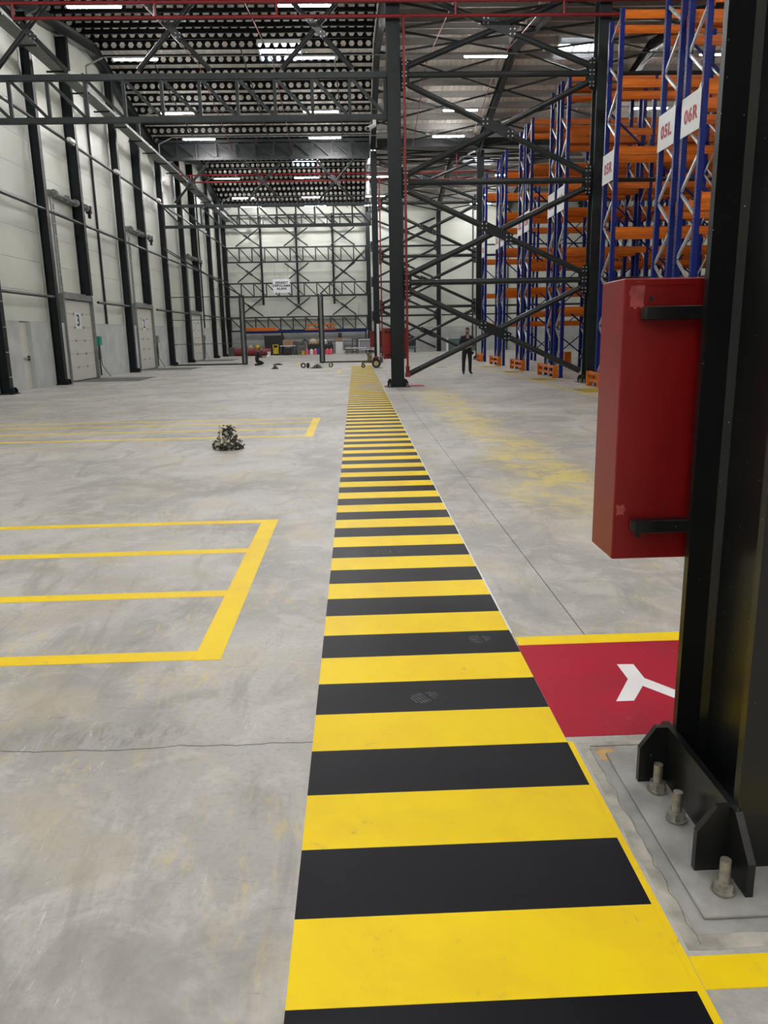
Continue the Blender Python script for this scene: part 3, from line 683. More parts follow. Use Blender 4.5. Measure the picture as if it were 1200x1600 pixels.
tag(MB().bbox(-9.4, .3, YB-.40, YB-.31, 2.95, 4.15, .01).build('wall_band', 'wall_panel'), 'wide white horizontal panel mounted on the back wall behind the trusses', 'panel')
# cable tray along the left wall
t = thing('cable_tray', 'grey cable tray running high along the left wall columns', 'cable tray', (-9.95, 46, 10.8))
MB().box(-10.35, -9.90, 22, 67.5, 10.78, 10.80).build('tray', 'galv_dull', t)
for x in (-10.37, -9.90): MB().box(x, x+.02, 22, 67.5, 10.78, 10.90).build('side_rail', 'galv_dull', t)
for i in range(18): MB().box(-10.55, -9.88, 22.6+i*2.5, 22.66+i*2.5, 10.73, 10.78).build('bracket', 'brace_grey', t)

# ================================================================= RED PIPES
for Y, w in ((23.6, 'in front of the first truss'), (46.7, 'in the far bay behind the second truss')):
    t = thing('sprinkler_main', 'pair of red sprinkler pipes crossing the hall '+w, 'pipe', (0, Y, 10.1))
    for z, xa in ((10.45, -9.6), (10.08, -9.0)):
        MB().tube((xa, Y, z), (20, Y, z), .042, 10).build('pipe', 'red_pipe', t)
    for x in (-9.6, -5.2, -1.9, 3.0, 6.0, 9.6): MB().tube((x, Y, 10.08 if x > -9 else 10.45), (x, Y, zpc(Y)+.2), .03, 8).build('riser', 'red_pipe', t)
    MB().tube((-9.0, Y, 10.08), (-9.0, Y, 10.45), .042, 8).build('riser', 'red_pipe', t)
for x in (-6.4, -3.2, 3.4, 6.5):
    tag(MB().tube((x, 26, zpc(26)-.83), (x, 36.6, ZR-1.0), .02, 6).tube((x, 36.6, ZR-1.0), (x, 45.5, zpc(45.5)-.83), .02, 6).build('sprinkler_branch', 'red_pipe'), 'thin red sprinkler branch following the roof slope', 'pipe', 'thin red roof branches')

# ================================================================= FIRE CABINETS
def fire_cabinet(label, yface, yc, side=1, detail=True):
    x0, x1, z0, z1, y0, y1 = .857, 1.575, .83, 1.755, yface, yface+.225
    t = thing('fire_cabinet', label, 'fire cabinet', ((x0+x1)/2, (y0+y1)/2, z0))
    MB().bbox(x0, x1, y0, y1, z0, z1, .004).build('body', 'red_steel', t)
    lip = MB(); lip.box(x0+.012, x1-.012, y0-.002, y0-.0001, z1-.022, z1-.012); lip.build('fold_seam', 'red_steel', t)
    MB().bbox(x0+.02, x1-.02, y1+.0005, y1+.02, z0+.02, z1-.02, .004).build('door', 'red_steel', t)
    for za in (1.625, .932):
        b = MB().bbox(.915, 1.56, yc, y0-.0025, za, za+.042, .002).build('bracket', 'column_black', t)
        e = MB().box(.912, .915, yc+.004, y0-.006, za+.005, za+.037); e.build('tube_end', 'tape_dark', b)
    for za in (1.692, .912): MB().tube((.945, y0-.0015, za), (.945, y0-.0002, za), .008, 12).build('screw_hole', 'tape_dark', t)  # black discs painted on for the dark inside of the holes
    if detail:
        MB().prism(ragged(.873, .925, 1.665, 1.742, .006, 5), 'y', y0-.0008, y0-.0002).build('tape_mark', 'tape_residue', t)
        MB().prism(ragged(.863, .893, .985, 1.02, .006, 5), 'y', y0-.0008, y0-.0002).build('tape_mark', 'tape_residue', t)
    return t
fire_cabinet('large red metal fire cabinet with two black brackets on the near column', 2.507, 2.457)
c2 = fire_cabinet('red fire cabinet behind the dark column with red riser pipe and red floor patch', 24.30, 24.24, detail=False)
c3 = fire_cabinet('distant red fire cabinet behind the wheeled machine', 46.30, 46.24, detail=False)
for Y, w in ((23.62, 'first dark column of the braced bay'), (45.62, 'column with the distant fire cabinet')):
    t = thing('riser_pipe', 'thin red riser pipe beside the '+w, 'pipe', (1.56, Y, .35))
    MB().tube((1.56, Y, .45), (1.56, Y, 10.04), .035, 10).build('pipe', 'red_pipe', t)
    MB().tube((1.56, Y, .36), (1.56, Y, .62), .06, 10).bbox(1.48, 1.64, Y-.06, Y+.06, .30, .42, .01).build('valve', 'drum_red', t)

# ================================================================= LIGHTS
TB = MB().bbox(-.82, .82, -.035, .035, -.045, -.0005, .01).mesh('diffuser', 'lamp_tube')
HB = MB().bbox(-.86, .86, -.06, .06, .0, .06, .008).mesh('housing', 'housing')
HG = MB().box(-.62, -.58, -.03, .03, .06, .063).box(.58, .62, -.03, .03, .06, .063).mesh('hanger', 'galvanised')
def lamp(x, y, z, off=False):
    # the rows go on over the near bay above and behind the camera: those battens are out of the picture
    e = '_offscreen' if off else ''
    t = thing('led_batten'+e, 'lit white LED batten hanging over the near bay, out of the picture' if off else 'lit white LED batten hanging from its conduit below the roof', 'light', (x, y, z), 'LED battens over the near bay' if off else 'LED battens under the roof')
    h = place('housing', HB, (0, 0, 0), t); place('diffuser'+e, TB, (0, 0, 0), t); place('hanger', HG, (0, 0, 0), h)
ROWS = [(27.35, 0), (32.88, 0), (40.25, 0), (43.97, 0), (56.05, 1), (63.7, 1), (65.3, 1), (18.3, 0), (10.9, 0), (6.0, 0), (1.0, 0), (-6.0, 0), (-13.0, 0)]
for y, far in ROWS:
    z = {27.35: 11.75, 43.97: 11.7, 65.3: 11.6}.get(y, 12.0); sx = .974 if y in (27.35, 43.97) else (.962 if y == 65.3 else 1)
    xs_ = (-8.35, -3.0, 1.95, 10.7) if far else {27.35: (-8.1, -1.35), 43.97: (-8.1, -1.35, 5.35)}.get(y, (-8.1, -1.35, 5.35, 14.6))
    for x in xs_: lamp(x*sx, y, z, y < 24)
    if y > 24:
        t = thing('light_conduit', 'pale straight conduit carrying a row of LED battens', 'conduit', (0, y, z+.08), 'conduits of the LED rows')
        MB().tube((-9.3, y, z+.086), (18, y, z+.086), .022, 6).build('tube', 'galv_dull', t)
        tag(MB().path([(-9.33, y, z+.07), (-9.98, y-.1, z-.25), (-9.98, y-.1, 10.95)], .03, 6).build('conduit_drop', 'galv_dull'), 'bent conduit end dropping from an LED row to the cable tray', 'conduit', 'conduit drops at the cable tray')

# ================================================================= SECURITY CAMERA
t = thing('security_camera', 'small white bullet camera under the truss end at the dark column', 'camera', (.62, 23.8, 7.3))
MB().bbox(.66, .76, 23.93, 24.05, 7.40, 7.5549, .004).build('mount', 'white_plastic', t)
MB().tube((.70, 23.98, 7.42), (.52, 23.60, 7.24), .06, 12).build('body', 'white_plastic', t); MB().tube((.524, 23.606, 7.243), (.51, 23.575, 7.23), .045, 12).build('lens', 'black_plastic', t)

# ================================================================= PALLET RACKS
RX = 7.0; BAYL = 2.75; NB = 5; FD = .95; GAP = .32
POST = MB().prism([(-.055, -.05), (.06, -.05), (.06, -.036), (-.041, -.036), (-.041, .036), (.06, .036), (.06, .05), (-.055, .05)], 'z', .012, 9.5).mesh('upright', 'rack_blue')
FOOT = MB().box(-.08, .08, -.07, .07, .0005, .012).mesh('foot_plate', 'rack_blue_plain')
def beam_mesh(L):
    return MB().prism([(-.025, -.1), (.025, -.1), (.025, .045), (.012, .045), (.012, .1), (-.025, .1), (-.025, .05), (-.030, .03), (-.030, -.03), (-.025, -.05)], 'x', .05, L-.05).mesh('beam', 'rack_orange')
BEAM = beam_mesh(BAYL); CONN = MB().box(.046, .056, -.035, .06, -.16, .12).mesh('beam_connector', 'rack_orange')
CLIP = MB().box(-.058, -.0565, -.012, .012, -.10, .10).mesh('locking_pin', 'red_steel')
def zig(full=True):
    mb1 = MB(); mb2 = MB(); z = .35; k = 0
    while z < 8.9:
        mb1.bar((0, FD-.05, z+1.32), (0, .05, z+.78), .030, .042); mb2.bar((0, .05, z+.62), (0, FD-.05, z+.02), .028, .05); z += 1.34
    return mb1, mb2
def rack(label, Y0, levels, rows=2, group=None):
    t = thing('pallet_rack', label, 'pallet rack', (RX, Y0, 0), group)
    for r in range(rows):
        yb = r*(FD+GAP)
        for i in range(NB+1):
            for yy in (.04, FD-.04):
                u = place('upright', POST, (i*BAYL, yb+yy, 0), t); place('foot_plate', FOOT, (0, 0, 0), u)
            if i == 0:
                for k in range(6):
                    place('brace', ZA, (0, yb, .35+k*1.34), t); place('brace', ZB_, (0, yb, .35+k*1.34), t)
                place('brace', ZH, (0, yb, 9.35), t)
                for k in range(3): place('locking_pin', CLIP, (0, yb+.04, levels[k+1]+.3), t)
            else: place('frame_bracing', ZALL, (i*BAYL, yb, 0), t)
        for z in levels:
            for i in range(NB):
                for yy in (-.026, FD+.026):
                    place('beam', BEAM, (i*BAYL, yb+yy, z), t, (0, 0, 0))
            for yy in (-.026, FD+.026): place('beam_connector', CONN, (0, yb+yy-(.0 if yy > 0 else .0), z), t)
        if r == 0:   # slanting ties at the back of the bays
            for i in range(NB):
                for za, zb in ((.4, 2.6), (2.6, 5.0), (5.0, 7.4)): 
                    p, q = ((i*BAYL, FD+.09, za), ((i+1)*BAYL, FD+.09, zb)) if i % 2 else (((i+1)*BAYL, FD+.09, za), (i*BAYL, FD+.09, zb))
                    if (i, za) not in TIE: TIE[(i, za)] = MB().bar(p, q, .03, .05).mesh('back_tie', 'rack_blue_plain')
                    place('back_tie', TIE[(i, za)], (0, 0, 0), t)
    return t
TIE = {}
ZA = MB().bar((0, FD-.08, 1.32), (0, .08, .78), .045, .055).mesh('brace', 'zinc_brace')
ZB_ = MB().bar((0, .08, .66), (0, FD-.08, .04), .045, .06).mesh('brace', 'zinc_brace')
ZH = MB().bar((0, .08, 0.05), (0, FD-.08, -.35), .028, .045).mesh('brace', 'zinc_brace')
za_ = MB()
for k in range(6): za_.bar((0, FD-.08, .35+k*1.34+1.32), (0, .08, .35+k*1.34+.78), .030, .042).bar((0, .08, .35+k*1.34+.66), (0, FD-.08, .35+k*1.34+.04), .028, .05)
ZALL = za_.mesh('frame_bracing', 'zinc_brace')
LA = (2.25, 4.15, 6.15, 7.75, 9.34); LB = (1.92, 3.45, 5.2, 6.75, 8.45)
RACKS = [(16.33, LA, 2, '06R', '05L'), (21.58, LA, 1, '05R', None), (26.5, LA, 2, '04R', '03L'), (31.7, LA, 2, '03R', '02L'), (36.95, LB, 2, '02R', '01L'), (42.35, LB, 1, '01R', None)]
def rack_sign(txt, y0, z0=5.45, z1=6.20):
    t = thing('rack_sign', 'white sign plate reading %s in red on a blue rack end' % txt, 'sign', (RX-.07, y0+FD/2, z0))
    pl = MB().box(RX-.075, RX-.067, y0-.02+.04, y0+FD-.02, z0, z1).build('plate', 'sign_white', t)
    # the aisle face looks towards -x
    place('lettering', text_mesh(txt, .36, 'sign_red', 'lettering', .014, 1.0), (-.008, -.01, (z1-z0)/2-.03), pl, (math.pi/2, 0, -math.pi/2))
    return t
for Y0, lv, rows, s1, s2 in RACKS:
    rack('blue and orange pallet rack row with end %s %s' % (('signs %s and' % s2) if s2 else 'sign', s1), Y0, lv, rows)
    rack_sign(s1, Y0)
    if s2: rack_sign(s2, Y0+FD+GAP)
    t = thing('rack_guard', 'orange steel guard on the floor at the rack end with sign '+s1, 'rack guard', (RX-.2, Y0, 0))
    w = FD*rows+(GAP if rows == 2 else 0)
    ya, yb = Y0+.0, Y0+w+.05
    for yy in (ya, yb): MB().bbox(RX-.28, RX-.11, yy-.05, yy+.05, .001, .42, .006).build('post', 'rack_orange', t)
    for zz in (.12, .32): MB().bbox(RX-.24, RX-.16, ya+.051, yb-.051, zz, zz+.09, .006).build('rail', 'rack_orange', t)
    for j in (1, 2): 
        yy = ya+(yb-ya)*j/3; MB().bbox(RX-.23, RX-.17, yy-.03, yy+.03, .211, .3195, .004).build('spacer', 'rack_orange', t)
# corner protectors deeper in the aisles
for i, (x, y) in enumerate(((9.6, 35.75), (9.6, 30.5), (9.6, 25.3))):
    tag(MB().prism([(x, y), (x+.30, y), (x+.30, y+.02), (x+.02, y+.02), (x+.02, y+.30), (x, y+.30)], 'z', .0005, .62).build('corner_protector', 'rack_orange'), 'orange upright corner protector standing inside a rack aisle', 'rack guard', 'corner protectors in the aisles')

# ================================================================= BAR GATES
def gate(label, xh, xf, Y, ztie, xt):
    s = 1 if xf > xh else -1
    t = thing('bar_gate', label, 'gate', ((xh+xf)/2, Y, 0))
    for d in (0, .22): MB().bbox(xf-s*(d)-.05, xf-s*d+.05, Y-.05, Y+.05, .02, 3.85, .006).build('post', 'truss_grey', t)
    MB().bbox(xf-s*.11-.055, xf-s*.11+.055, Y-.03, Y+.03, .02, 3.7, .004).build('infill', 'galv_dull', t)
    for z, r in ((3.80, .022), (2.55, .016), (1.22, .016)): MB().tube((xh, Y, z), (xf-s*.27, Y, z), r, 8).build('rail', 'brace_grey', t)
    MB().bbox(min(xh, xf), max(xh, xf), Y-.04, Y+.04, .02, .10, .006).build('bottom_rail', 'brace_grey', t)
    for dz in (0, .12): MB().tube((xf-s*.1, Y, 3.85-dz*.3), (xt, Y, ztie+dz), .028, 8).build('tie_rod', 'brace_grey', t)
    MB().lathe([(.06, 0), (.07, .01), (.06, .02)], 10, (xf-s*.12, Y, .0005)).build('foot_wheel', 'black_plastic', t)
gate('dark bar gate leaf hung from the left wall with long tie rods', -10.45, -6.25, 45.2, 6.35, -10.45)
gate('dark bar gate leaf hung from the column with pale sleeve by tie rods', 1.05, -2.03, 45.2, 6.4, 1.05)

# ================================================================= HANGING SIGN
t = thing('hanging_sign', 'white hanging sign with three lines of black capitals before the back trusses', 'sign', (-6.05, 67.3, 5.1))
pl = MB().box(-6.78, -5.33, 67.30, 67.32, 5.10, 6.20).build('plate', 'sign_white', t)
place('lettering', text_mesh('SERBEST\nDEPOLAMA\nALANI', .25, 'ink_black', 'lettering', .012, 1.05), (0, -.004, .56), pl, (math.pi/2, 0, 0))
MB().tube((-6.6, 67.31, 6.2), (-6.6, 67.70, 7.552), .008, 6).tube((-5.5, 67.31, 6.2), (-5.5, 67.70, 7.552), .008, 6).build('cord', 'black_plastic', t)

# ================================================================= PEOPLE
def skin_mesh(name, verts, edges, radii, sub=2, root=0):
    me = bpy.data.meshes.new(name); me.from_pydata(verts, edges, []); o = bpy.data.objects.new(name, me); COL.objects.link(o)
    o.modifiers.new('skin', 'SKIN'); 
    if not me.skin_vertices: me.attributes.new('skin', 'FLOAT', 'POINT')
    for i, r in enumerate(radii):
        sv = me.skin_vertices[0].data[i]; sv.radius = r if isinstance(r, tuple) else (r, r); sv.use_root = (i == root)
    sb = o.modifiers.new('sub', 'SUBSURF'); sb.levels = sub; sb.render_levels = sub
    dg = bpy.context.evaluated_depsgraph_get(); dg.update(); out = bpy.data.meshes.new_from_object(o.evaluated_get(dg)); bpy.data.objects.remove(o)
    for p in out.polygons: p.use_smooth = True
    return out
def person(label, J, R, hand_dirs, loc, rotz, zones, headc, headr, face):
    """J: joint list, R: radii, E edges; zones(p)->material index"""
    verts, edges = J
    verts = list(verts); edges = list(edges); R = list(R)
    for (wrist, dirv, side) in hand_dirs:     # palm and five fingers as chains of their own
        w = Vector(verts[wrist]); d = Vector(dirv).normalized(); s = Vector(side).normalized(); n = d.cross(s)
        palm = w+d*.06; verts.append(tuple(palm)); R.append((.036, .022)); pi = len(verts)-1; edges.append((wrist, pi))
        for k, (off, ln) in enumerate(((-.030, .065), (-.010, .078), (.010, .075), (.028, .058))):
            b = palm+s*off+d*.028; m1 = b+d*ln*.5+n*.012; e = b+d*ln*.8+n*.036
            i0 = len(verts); verts += [tuple(b), tuple(m1), tuple(e)]; R += [.009, .0085, .007]; edges += [(pi, i0), (i0, i0+1), (i0+1, i0+2)]
        b = w+d*.035-s*.036; i0 = len(verts); verts += [tuple(b), tuple(b+d*.035-s*.022+n*.01), tuple(b+d*.06-s*.012+n*.03)]; R += [.011, .010, .008]; edges += [(pi, i0), (i0, i0+1), (i0+1, i0+2)]
    me = skin_mesh('body', verts, edges, R)
    for mm in ('skin', 'navy_cloth', 'dark_trousers', 'shoe_black'): me.materials.append(MATS[mm])
    for p in me.polygons: p.material_index = zones(p.center)
    root = thing('person', label, 'person', loc, None, rotz)
    body = place('body', me, (0, 0, 0), root)
    # head: shaped skull with brow, nose, ears, then eyes, mouth, hair and beard
    hd = MB(); bm = bmesh.new(); bmesh.ops.create_uvsphere(bm, u_segments=24, v_segments=16, radius=1)
    for v in bm.verts:
        x, y, z = v.co; k = 1.0 if z > -.2 else 1.0-.28*((-z-.2)/.8)
        fx = x*.80*k; fy = y*.98*(k if y < 0 else 1); fz = z*1.22
        if y < -.55 and abs(x) < .16 and -.35 < z < .12: fy -= .20*(1-abs(x)/.16)*(1-abs(z+.18)/.32 if abs(z+.18) < .32 else 0)
        if y < -.5 and .05 < z < .25: fy -= .03
        v.co = (fx, fy, fz)
    rot = Matrix.Rotation(face[1], 4, 'Z') @ Matrix.Rotation(face[0], 4, 'X')
    hm = bpy.data.meshes.new('head'); bmesh.ops.scale(bm, vec=(headr,)*3, verts=bm.verts); bm.transform(rot); bm.to_mesh(hm); bm.free(); hm.materials.append(MATS['skin'])
    for p in hm.polygons: p.use_smooth = True
    h = place('head', hm, headc, root)
    def blob(name, m, c, r, par):
        bm = bmesh.new(); bmesh.ops.create_uvsphere(bm, u_segments=10, v_segments=8, radius=1)
        for v in bm.verts: v.co = rot @ Vector(((c[0]+v.co.x*r[0])*headr, (c[1]+v.co.y*r[1])*headr, (c[2]+v.co.z*r[2])*headr))
        me = bpy.data.meshes.new(name); bm.to_mesh(me); bm.free(); me.materials.append(MATS[m])
        for p in me.polygons: p.use_smooth = True
        return place(name, me, (0, 0, 0), par)
    for s in (-1, 1):
        blob('eye', 'ink_black', (s*.30, -.86, .06), (.10, .08, .06), h); blob('ear', 'skin', (s*.82, .02, -.05), (.08, .16, .26), h)
        blob('eyebrow', 'hair', (s*.30, -.93, .24), (.17, .06, .05), h)
    blob('mouth', 'drum_red', (0, -.80, -.62), (.20, .08, .05), h)
    hb = bmesh.new(); bmesh.ops.create_uvsphere(hb, u_segments=24, v_segments=16, radius=1)
    dele = [v for v in hb.verts if not (v.co.z > .38 or (v.co.y > .12 and v.co.z > -.55))]
    bmesh.ops.delete(hb, geom=dele, context='VERTS')
    for v in hb.verts: v.co = rot @ Vector((v.co.x*.86*headr, v.co.y*1.05*headr, (v.co.z*1.30+.02)*headr))
    hme = bpy.data.meshes.new('hair'); hb.to_mesh(hme); hb.free(); hme.materials.append(MATS['hair']); place('hair', hme, (0, 0, 0), h)
    bb = bmesh.new(); bmesh.ops.create_uvsphere(bb, u_segments=24, v_segments=16, radius=1)
    bmesh.ops.delete(bb, geom=[v for v in bb.verts if not (v.co.z < -.42 and v.co.y < .15 and not (abs(v.co.x) < .22 and v.co.y < -.5 and v.co.z > -.62))], context='VERTS')
    for v in bb.verts:
        k = 1.0-.28*((-v.co.z-.2)/.8); v.co = rot @ Vector((v.co.x*.92*k*headr, v.co.y*1.09*k*headr, v.co.z*1.27*headr))
    bme = bpy.data.meshes.new('beard'); bb.to_mesh(bme); bb.free(); bme.materials.append(MATS['hair']); place('beard', bme, (0, 0, 0), h)
    return root
# standing man, hands brought together in front of the waist
sv = [(0, .0, .92), (0, 0, 1.05), (0, -.01, 1.22), (0, 0, 1.38), (0, 0, 1.47), (0, -.015, 1.55),
      (-.10, 0, .88), (-.13, -.01, .50), (-.135, .01, .10), (-.15, -.09, .045), (-.165, -.19, .035),
      (.10, 0, .88), (.12, -.01, .50), (.125, .01, .10), (.15, -.09, .045), (.175, -.185, .035),
      (-.19, 0, 1.39), (-.285, .02, 1.14), (-.13, -.20, 1.00), (.19, 0, 1.39), (.29, .02, 1.14), (.12, -.21, 1.06)]
se = [(0, 1), (1, 2), (2, 3), (3, 4), (4, 5), (0, 6), (6, 7), (7, 8), (8, 9), (9, 10), (0, 11), (11, 12), (12, 13), (13, 14), (14, 15), (3, 16), (16, 17), (17, 18), (3, 19), (19, 20), (20, 21)]
sr = [(.175, .13), (.175, .125), (.195, .13), (.175, .11), (.065, .065), (.058, .058), (.112, .112), (.078, .078), (.058, .06), (.046, .044), (.038, .03), (.112, .112), (.078, .078), (.058, .06), (.042, .04), (.035, .03),
      (.088, .085), (.062, .062), (.038, .038), (.088, .085), (.062, .062), (.038, .038)]
def zone_s(c):
    if (c.z > 1.49 and abs(c.x) < .08) or (c.z > 1.36 and c.y < -.06 and abs(c.x) < .055): return 0
    if c.z < .085: return 3
    if c.y < -.185 and .9 < c.z < 1.15: return 0
    return 1 if c.z > .90 else 2
person('standing bearded man in dark navy shirt and black trousers, hands clasped', (sv, se), sr, [(18, (.55, -.35, .05), (0, 0, 1)), (21, (-.6, -.3, -.05), (0, 0, 1))], (4.31, 30.3, .002), .05, zone_s, (0, -.03, 1.632), .105, (-.06, 0))
# kneeling man: sits on his heels, facing +x, busy with something in his hands (built facing -y, turned later)
kv = [(0, .18, .27), (0, .14, .40), (0, .06, .54), (0, .0, .68), (0, -.03, .755), (0, -.06, .80),
      (-.10, .13, .24), (-.13, -.24, .12), (-.12, .10, .065), (-.12, .22, .05), (-.12, .29, .035),
      (.10, .13, .24), (.13, -.24, .12), (.12, .10, .065), (.12, .22, .05), (.12, .29, .035),
      (-.17, .0, .69), (-.23, -.04, .46), (-.10, -.26, .46), (.17, .0, .69), (.23, -.04, .46), (.10, -.27, .47)]
kr = list(sr); kr[0] = (.16, .13); kr[7] = (.075, .075); kr[12] = (.075, .075); kr[6] = (.10, .10); kr[11] = (.10, .10)
def zone_k(c):
    if c.z > .765: return 0
    if c.y > .25 and c.z < .1: return 3
    if c.y < -.20 and .38 < c.z < .6: return 0
    return 1 if c.z > .36 else 2
person('kneeling man in dark clothes holding a small white object by the gate', (kv, se), kr, [(18, (.3, -.6, .1), (0, 0, 1)), (21, (-.3, -.6, .1), (0, 0, 1))], (-5.38, 43.9, .002), math.pi/2+.15, zone_k, (0, -.09, .865), .095, (-.45, 0))
t = tag(MB().bbox(-4.96, -4.80, 43.84, 43.98, .47, .53, .012).prism([(-4.95, .53), (-4.82, .53), (-4.84, .56), (-4.94, .56)], 'y', 43.86, 43.96).build('white_tool', 'white_plastic'), 'small white object held in the hands of the kneeling man', 'tool')
t = tag(MB().bbox(-4.62, -4.10, 43.75, 44.0, .001, .05, .015).bbox(-4.5, -4.2, 43.8, 43.95, .05, .09, .012).build('tool_bag', 'black_plastic'), 'flat black tool bag on the floor in front of the kneeling man', 'bag')

# ================================================================= WHEELED MACHINE
t = thing('wheeled_machine', 'old three-wheeled floor machine with pale hubs standing at the walkway end', 'machine', (.95, 38.0, 0))
def wheel(c, r, w, name='wheel'):
    a = Vector(c); o = MB().tube(a-Vector((0, w/2, 0)), a+Vector((0, w/2, 0)), r, 20).tube(a-Vector((0, w/2-.01, 0)), a-Vector((0, w/2+.004, 0)), r*.82, 20).build(name, 'tyre', t, True)
    h = MB().tube(a-Vector((0, w/2+.005, 0)), a-Vector((0, w/2+.02, 0)), r*.60, 16)
    for i in range(6): h.tube(a-Vector((0, w/2+.021, 0))+Vector((math.cos(i*1.047)*r*.36, 0, math.sin(i*1.047)*r*.36)), a-Vector((0, w/2+.03, 0))+Vector((math.cos(i*1.047)*r*.36, 0, math.sin(i*1.047)*r*.36)), r*.08, 6)
    h.tube(a-Vector((0, w/2+.021, 0)), a-Vector((0, w/2+.05, 0)), r*.16, 10); h.build('hub', 'wheel_hub', o)
wheel((.97, 37.75, .20), .20, .11); wheel((1.02, 38.35, .20), .20, .11); wheel((.35, 37.9, .10), .10, .07, 'caster')
fr = MB().bar((.30, 37.9, .26), (1.25, 38.05, .26), .10, .07).bar((.97, 37.80, .20), (1.02, 38.30, .20), .05, .05).bar((.35, 37.9, .12), (.27, 37.9, .28), .05, .05).bar((.27, 37.8, .30), (.27, 38.05, .30), .05, .05); fr.build('chassis', 'machine_rust', t)
MB().bbox(.56, .78, 37.82, 38.15, .30, .62, .03).tube((.67, 37.98, .62), (.67, 37.98, .72), .09, 12).bbox(.52, .62, 37.85, 38.1, .58, .70, .02).build('engine', 'machine_rust', t)
MB().bbox(.88, 1.12, 37.86, 38.2, .41, .52, .02).build('fuel_tank', 'drum_red', t)
MB().bbox(1.16, 1.30, 37.85, 38.2, .22, .50, .02).path([(1.22, 37.9, .45), (1.45, 37.9, .70), (1.70, 37.9, .82)], .03, 8).path([(1.22, 38.15, .45), (1.45, 38.15, .70), (1.70, 38.15, .82)], .03, 8).tube((1.70, 37.85, .82), (1.70, 38.2, .82), .03, 8).build('handlebar', 'machine_grey', t)
MB().path([(.62, 38.0, .7), (.8, 38.02, .80), (.95, 38.05, .74)], .025, 8).build('hose', 'black_plastic', t)
MB().path([(1.36, 37.88, .42), (1.52, 37.95, .60), (1.58, 37.98, .95)], .05, 8).build('pump', 'machine_grey', t)

# ================================================================= CRUMPLED TAPE
def tape_heap(label, c, R, H, n, seed, name='tape_heap'):
    random.seed(seed); t = thing(name, label, 'litter heap', c)
    prof = [(R*1.0, 0), (R*.92, H*.16), (R*.66, H*.34), (R*.46, H*.56), (R*.26, H*.8), (.01, H*.93)]
    bm = MB(); seg = 22
    for i in range(seg):
        a = 2*math.pi*i/seg
        for r, z in prof: k = random.uniform(.78, 1.02); bm.v.append((c[0]+r*k*math.cos(a), c[1]+r*k*math.sin(a), c[2]+.002+z*random.uniform(.9, 1.05)*(1 if r > .02 else 1)))
    m = len(prof)
    for i in range(seg):
        j = (i+1) % seg
        for k in range(m-1): bm.f.append((i*m+k, j*m+k, j*m+k+1, i*m+k+1))
    bm.mi = [0]*len(bm.f); bm.build('core', 'tape_dark', t)
    for mm, cnt in (('tape_light', n), ('tape_dark', n), ('tape_mid', n//2)):
        mb = MB()
        for _ in range(cnt):
            a = random.uniform(0, 6.283); u = random.random()**1.4; z = u*H*.93; r = R*(1-.80*u**.8)*random.uniform(.85, 1.10)
            p = Vector((c[0]+r*math.cos(a), c[1]+r*math.sin(a), c[2]+z)); d = Vector((random.uniform(-1, 1), random.uniform(-1, 1), random.uniform(-.8, .8))).normalized()
            s = d.cross(Vector((random.uniform(-1, 1), random.uniform(-1, 1), random.uniform(-1, 1)))).normalized(); w = random.uniform(.010, .020); ln = random.uniform(.025, .05); pts = []
            nrm = d.cross(s); curl = random.uniform(-1.2, 1.2)
            for k in range(5): pts.append(p); p = p+d*ln*.5; d = (d+nrm*curl*.6+Vector((0, 0, -.15))).normalized(); nrm = d.cross(s)
            vs = []
            for q in pts:
                for sg in (-1, 1): v = q+s*w*sg; vs.append((v.x, v.y, max(v.z, c[2]+.003)))
            mb.add(vs, [(2*k, 2*k+1, 2*k+3, 2*k+2) for k in range(4)])
        o = mb.build('tape_strips', mm, t); o['kind'] = 'stuff'
    return t
tp = tape_heap('heap of crumpled masking tape with an upright strip on the open floor', (-1.90, 11.25, 0), .205, .36, 150, 5)
MB().bar((-1.96, 11.10, .10), (-1.98, 11.14, .37), .022, .012).build('upright_strip', 'tape_light', tp)
tape_heap('small lone scrap of crumpled tape near the kneeling man', (-3.98, 38.6, 0), .16, .22, 30, 9)
tape_heap('flat yellowish scrap of crumpled tape between two tape rolls', (-1.92, 38.6, 0), .32, .18, 50, 12)
for i, (x, y, a) in enumerate(((-2.62, 39.0, .3), (-2.38, 38.9, 1.2), (-1.25, 39.0, .8))):
    r = thing('tape_roll', 'dark roll of tape standing on the floor beside the tape scraps', 'tape roll', (x, y, .0), 'tape rolls on the far floor', a)
    o = MB()
    for k in range(16):
        t0, t1 = k*math.pi/8, (k+1)*math.pi/8; P = []
        for yy in (-.03, .03):
            for rr in (.07, .13):
                for tt in (t0, t1): P.append((rr*math.cos(tt), yy, .131+rr*math.sin(tt)))
        o.add(P, [(0, 1, 3, 2), (4, 6, 7, 5), (0, 4, 5, 1), (2, 3, 7, 6)])
    place('ring', o.mesh('ring', 'tape_dark' if i < 2 else 'tape_mid'), (0, 0, 0), r)

